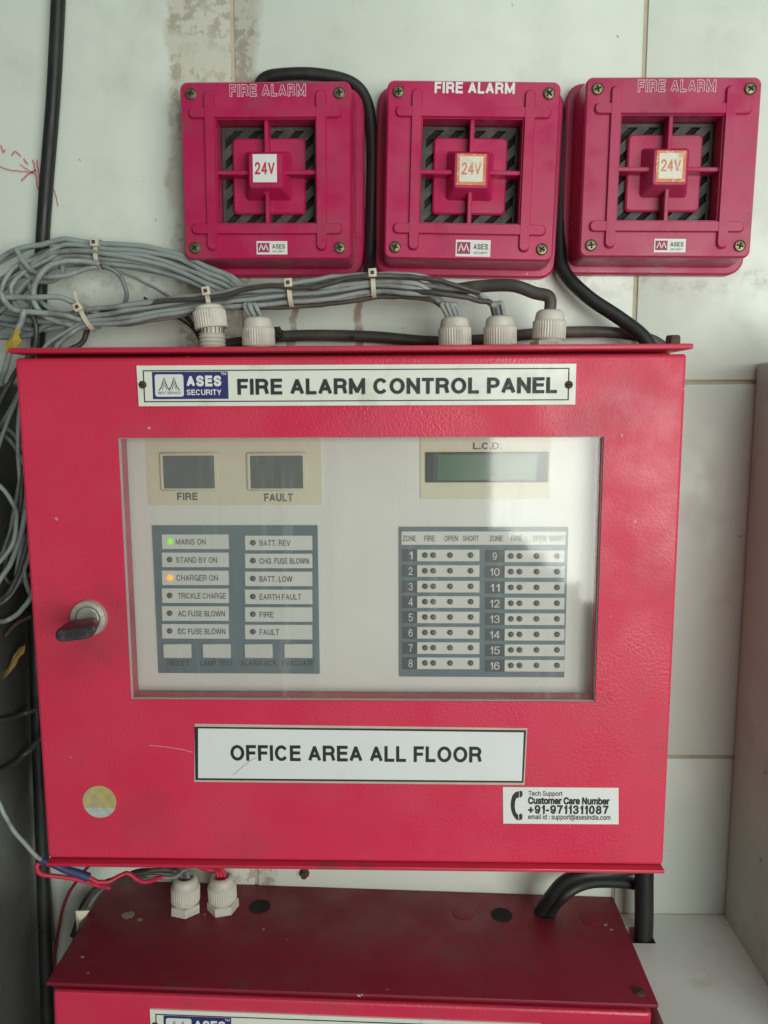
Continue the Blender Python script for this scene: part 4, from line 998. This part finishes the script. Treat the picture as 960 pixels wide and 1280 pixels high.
for i, (dx, via, mt, lab) in enumerate((
    (-.002, [(214, 1092, -.045), (188, 1092, -.05), (160, 1100, -.05), (132, 1106, -.05), (112, 1122, -.05), (98, 1150, -.05), (92, 1190, -.05)], 'cable_brown', 'dark wire from the left lower gland trailing down past the lid corner'),
    (.000, [(210, 1088, -.042), (180, 1088, -.042), (150, 1096, -.04), (122, 1108, -.04), (104, 1130, -.04), (90, 1170, -.04)], 'cable_brown', 'dark wire from the left lower gland, inner one at the lid corner'),
    (.002, [(216, 1080, -.036), (190, 1072, -.036), (170, 1066, -.036)], 'cable_brown', 'dark wire from the left lower gland rising behind the panel'),
    (.003, [(220, 1096, -.042), (198, 1097, -.045), (180, 1100, -.048), (150, 1098, -.046), (126, 1112, -.044), (108, 1136, -.04)], 'cable_grey_dark', 'grey wire from the left lower gland lying on the dusty lid'),
    (-.003, [(222, 1090, -.050), (206, 1087, -.052), (182, 1090, -.056), (150, 1099, -.056), (118, 1112, -.05), (100, 1140, -.046)], 'cable_brown', 'front dark wire of those leaving the left lower gland'))):
    cable('gland_wire', [g1 + Vector((dx, 0, -.012)), g1 + Vector((dx, 0, 0)), g1 + Vector((dx - .003, .001, .006))] + [P(*q) for q in via], .0019, mt, lab, K, None)
for dx, via, lab in ((-.003, [(262, 1087, -.04), (244, 1082, -.04), (220, 1068, -.04)], 'red wire bending left out of the right lower gland'),
                     (.0, [(270, 1080, -.04), (262, 1068, -.04)], 'red wire rising steeply from the right lower gland'),
                     (.003, [(274, 1082, -.036), (268, 1066, -.036)], 'rightmost red wire rising from the right lower gland')):
    cable('gland_wire', [g2 + Vector((dx, 0, -.012)), g2 + Vector((dx, 0, -.002)), g2 + Vector((dx - .002, 0, .005))] + [P(*q) for q in via], .0018, 'cable_red', lab)
cable('gland_wire', [g2 + Vector((.001, .003, -.012)), g2 + Vector((.001, .003, 0)), P(262, 1088, -.034), P(248, 1082, -.034), P(232, 1066, -.034)], .0017, 'cable_brown', 'dark wire among the red ones of the right lower gland')
# black cables at the lower right
h = on_lid(681, 1141)
cable('thick_cable', [h + Vector((-.0035, 0, -.014)), h + Vector((-.0035, 0, .001)), P(690, 1118, -.040), P(706, 1101, -.044), P(730, 1093, -.046), P(762, 1090, -.044), P(800, 1082, -.04), P(812, 1066, -.04)], .0052, 'cable_black', 'black cable bending from the lid hole towards the right, left of two')
cable('thick_cable', [h + Vector((.0045, -.001, -.014)), h + Vector((.0045, -.001, .001)), P(702, 1122, -.036), P(718, 1110, -.034), P(738, 1103, -.028), P(764, 1102, -.022), P(788, 1104, -.018), P(806, 1108, -.020)], .0050, 'cable_black', 'black cable curving from the lid hole to the wall')
cable('thick_cable', [(806, 1060, -.030), (805, 1100, -.030), (805, 1150, -.030), (803, 1200, -.032), (800, 1262, -.034), (797, 1330, -.036)], .0080, 'cable_black', 'thick black cable dropping straight down beside the lower cabinet lid')

# cable ties
def tie(px, py, Y, hz, hy, tilt, label, tail=None):
    p = P(px, py, Y); n = 28; w = .0017; th = .0007
    rings = []
    for k in range(n):
        a = 2 * math.pi * k / n; y, z = math.cos(a), math.sin(a)
        rings.append([Vector((sx * w, y * (hy + dr), z * (hz + dr))) for sx, dr in ((-1, 0), (1, 0), (1, th), (-1, th))])
    rings.append(rings[0])
    t = thing('cable_tie', label, 'cable tie', p, (0, 0, 0), (0, tilt, 0), 'white cable ties round the bundles')
    part('strap', loft('strap', rings, False, False, 30), 'tie', t)
    hd_ = part('head', box('head', -.0030, .0030, -hy - .0036, -hy + .0016, hz * .42, hz * .42 + .0062, .0006), 'tie', t)
    part('head_slot', box('head_slot', -.0013, .0013, -hy - .0039, -hy - .0030, hz * .42 + .0018, hz * .42 + .0044), 'rust', hd_)
    if tail: part('tail', tube('tail', [(0, -hy, hz * .8), (tail[0] * .5, -hy * .6, hz + tail[1] * .5), (tail[0], -hy * .4, hz + tail[1])], .0012, 6, 4), 'tie', t)
tie(467, 356, -.056, .0092, .0088, -.05, 'white cable tie on the bundle below the middle sounder')
tie(364, 368, -.055, .0092, .0088, -.08, 'white cable tie on the bundle below the leftmost sounder')
tie(264, 378, -.052, .0094, .0088, -.15, 'white cable tie directly above the loose gland')
tie(124.5, 319, -.028, .0112, .0082, .02, 'cream cable tie round the upper bundle left of the sounders')
tie(110, 397, -.045, .0105, .0085, -.45, 'cream cable tie with its tail up, leftmost on the lower bundle', (.001, .010))

# yellow tag and brown scrap
def flake(name, pts, Y, th, mat, label, cat):
    rr = [P(x, y, Y) for x, y in pts]; n = len(rr); c = sum(rr, Vector()) / n
    front = [v + Vector((0, rnd(-.002, .002), 0)) for v in rr]; back = [v + Vector((0, th, 0)) for v in front]
    bm = bmesh.new(); f = [bm.verts.new(v) for v in front]; b = [bm.verts.new(v) for v in back]
    cf = bm.verts.new(c + Vector((0, -.003, 0))); cb = bm.verts.new(c + Vector((0, -.003 + th, 0)))
    for k in range(n):
        j = (k + 1) % n; bm.faces.new((cf, f[k], f[j])); bm.faces.new((cb, b[j], b[k])); bm.faces.new((f[k], b[k], b[j], f[j]))
    return solo(name, from_bm(name, bm), mat, label, cat)
flake('yellow_tag', [(19, 410), (25, 414), (24, 420), (27, 426), (19, 436), (7, 439), (8, 430), (13, 420)], -.064, .0012, 'yellow', 'torn yellow tape tag on a cable at the lid corner', 'tag')
flake('brown_scrap', [(33, 805), (31, 816), (24, 822), (20, 832), (9, 845), (2, 852), (3, 842), (12, 832), (17, 820), (24, 810)], -.06, .0010, 'leaf', 'crumpled brown scrap caught left of the lock', 'scrap')
flake('cardboard_scrap', [(95, 1138), (112, 1138), (106, 1148), (99, 1158), (97, 1165)], -.052, .0012, 'cream', 'torn cream scrap at the lower cabinet lid corner', 'scrap')
# clumps of dust and debris on the lid
def clump(px, py, Y, r, label):
    bm = bmesh.new(); bmesh.ops.create_icosphere(bm, subdivisions=3, radius=1)
    p = P(px, py, Y)
    for v in bm.verts:
        k = r * rnd(.45, 1.25); v.co = Vector((p.x + v.co.x * k, Y + v.co.y * k, p.z + v.co.z * k * 1.1))
    solo('dust_clump', from_bm('dust_clump', bm), 'black_dust', label, 'dust')
clump(346, 417, -.05, .0050, 'dark clump of dust on the lid beside the second gland')
clump(440, 423, -.03, .0022, 'tiny dark crumb of dust on the black cable above the lid')
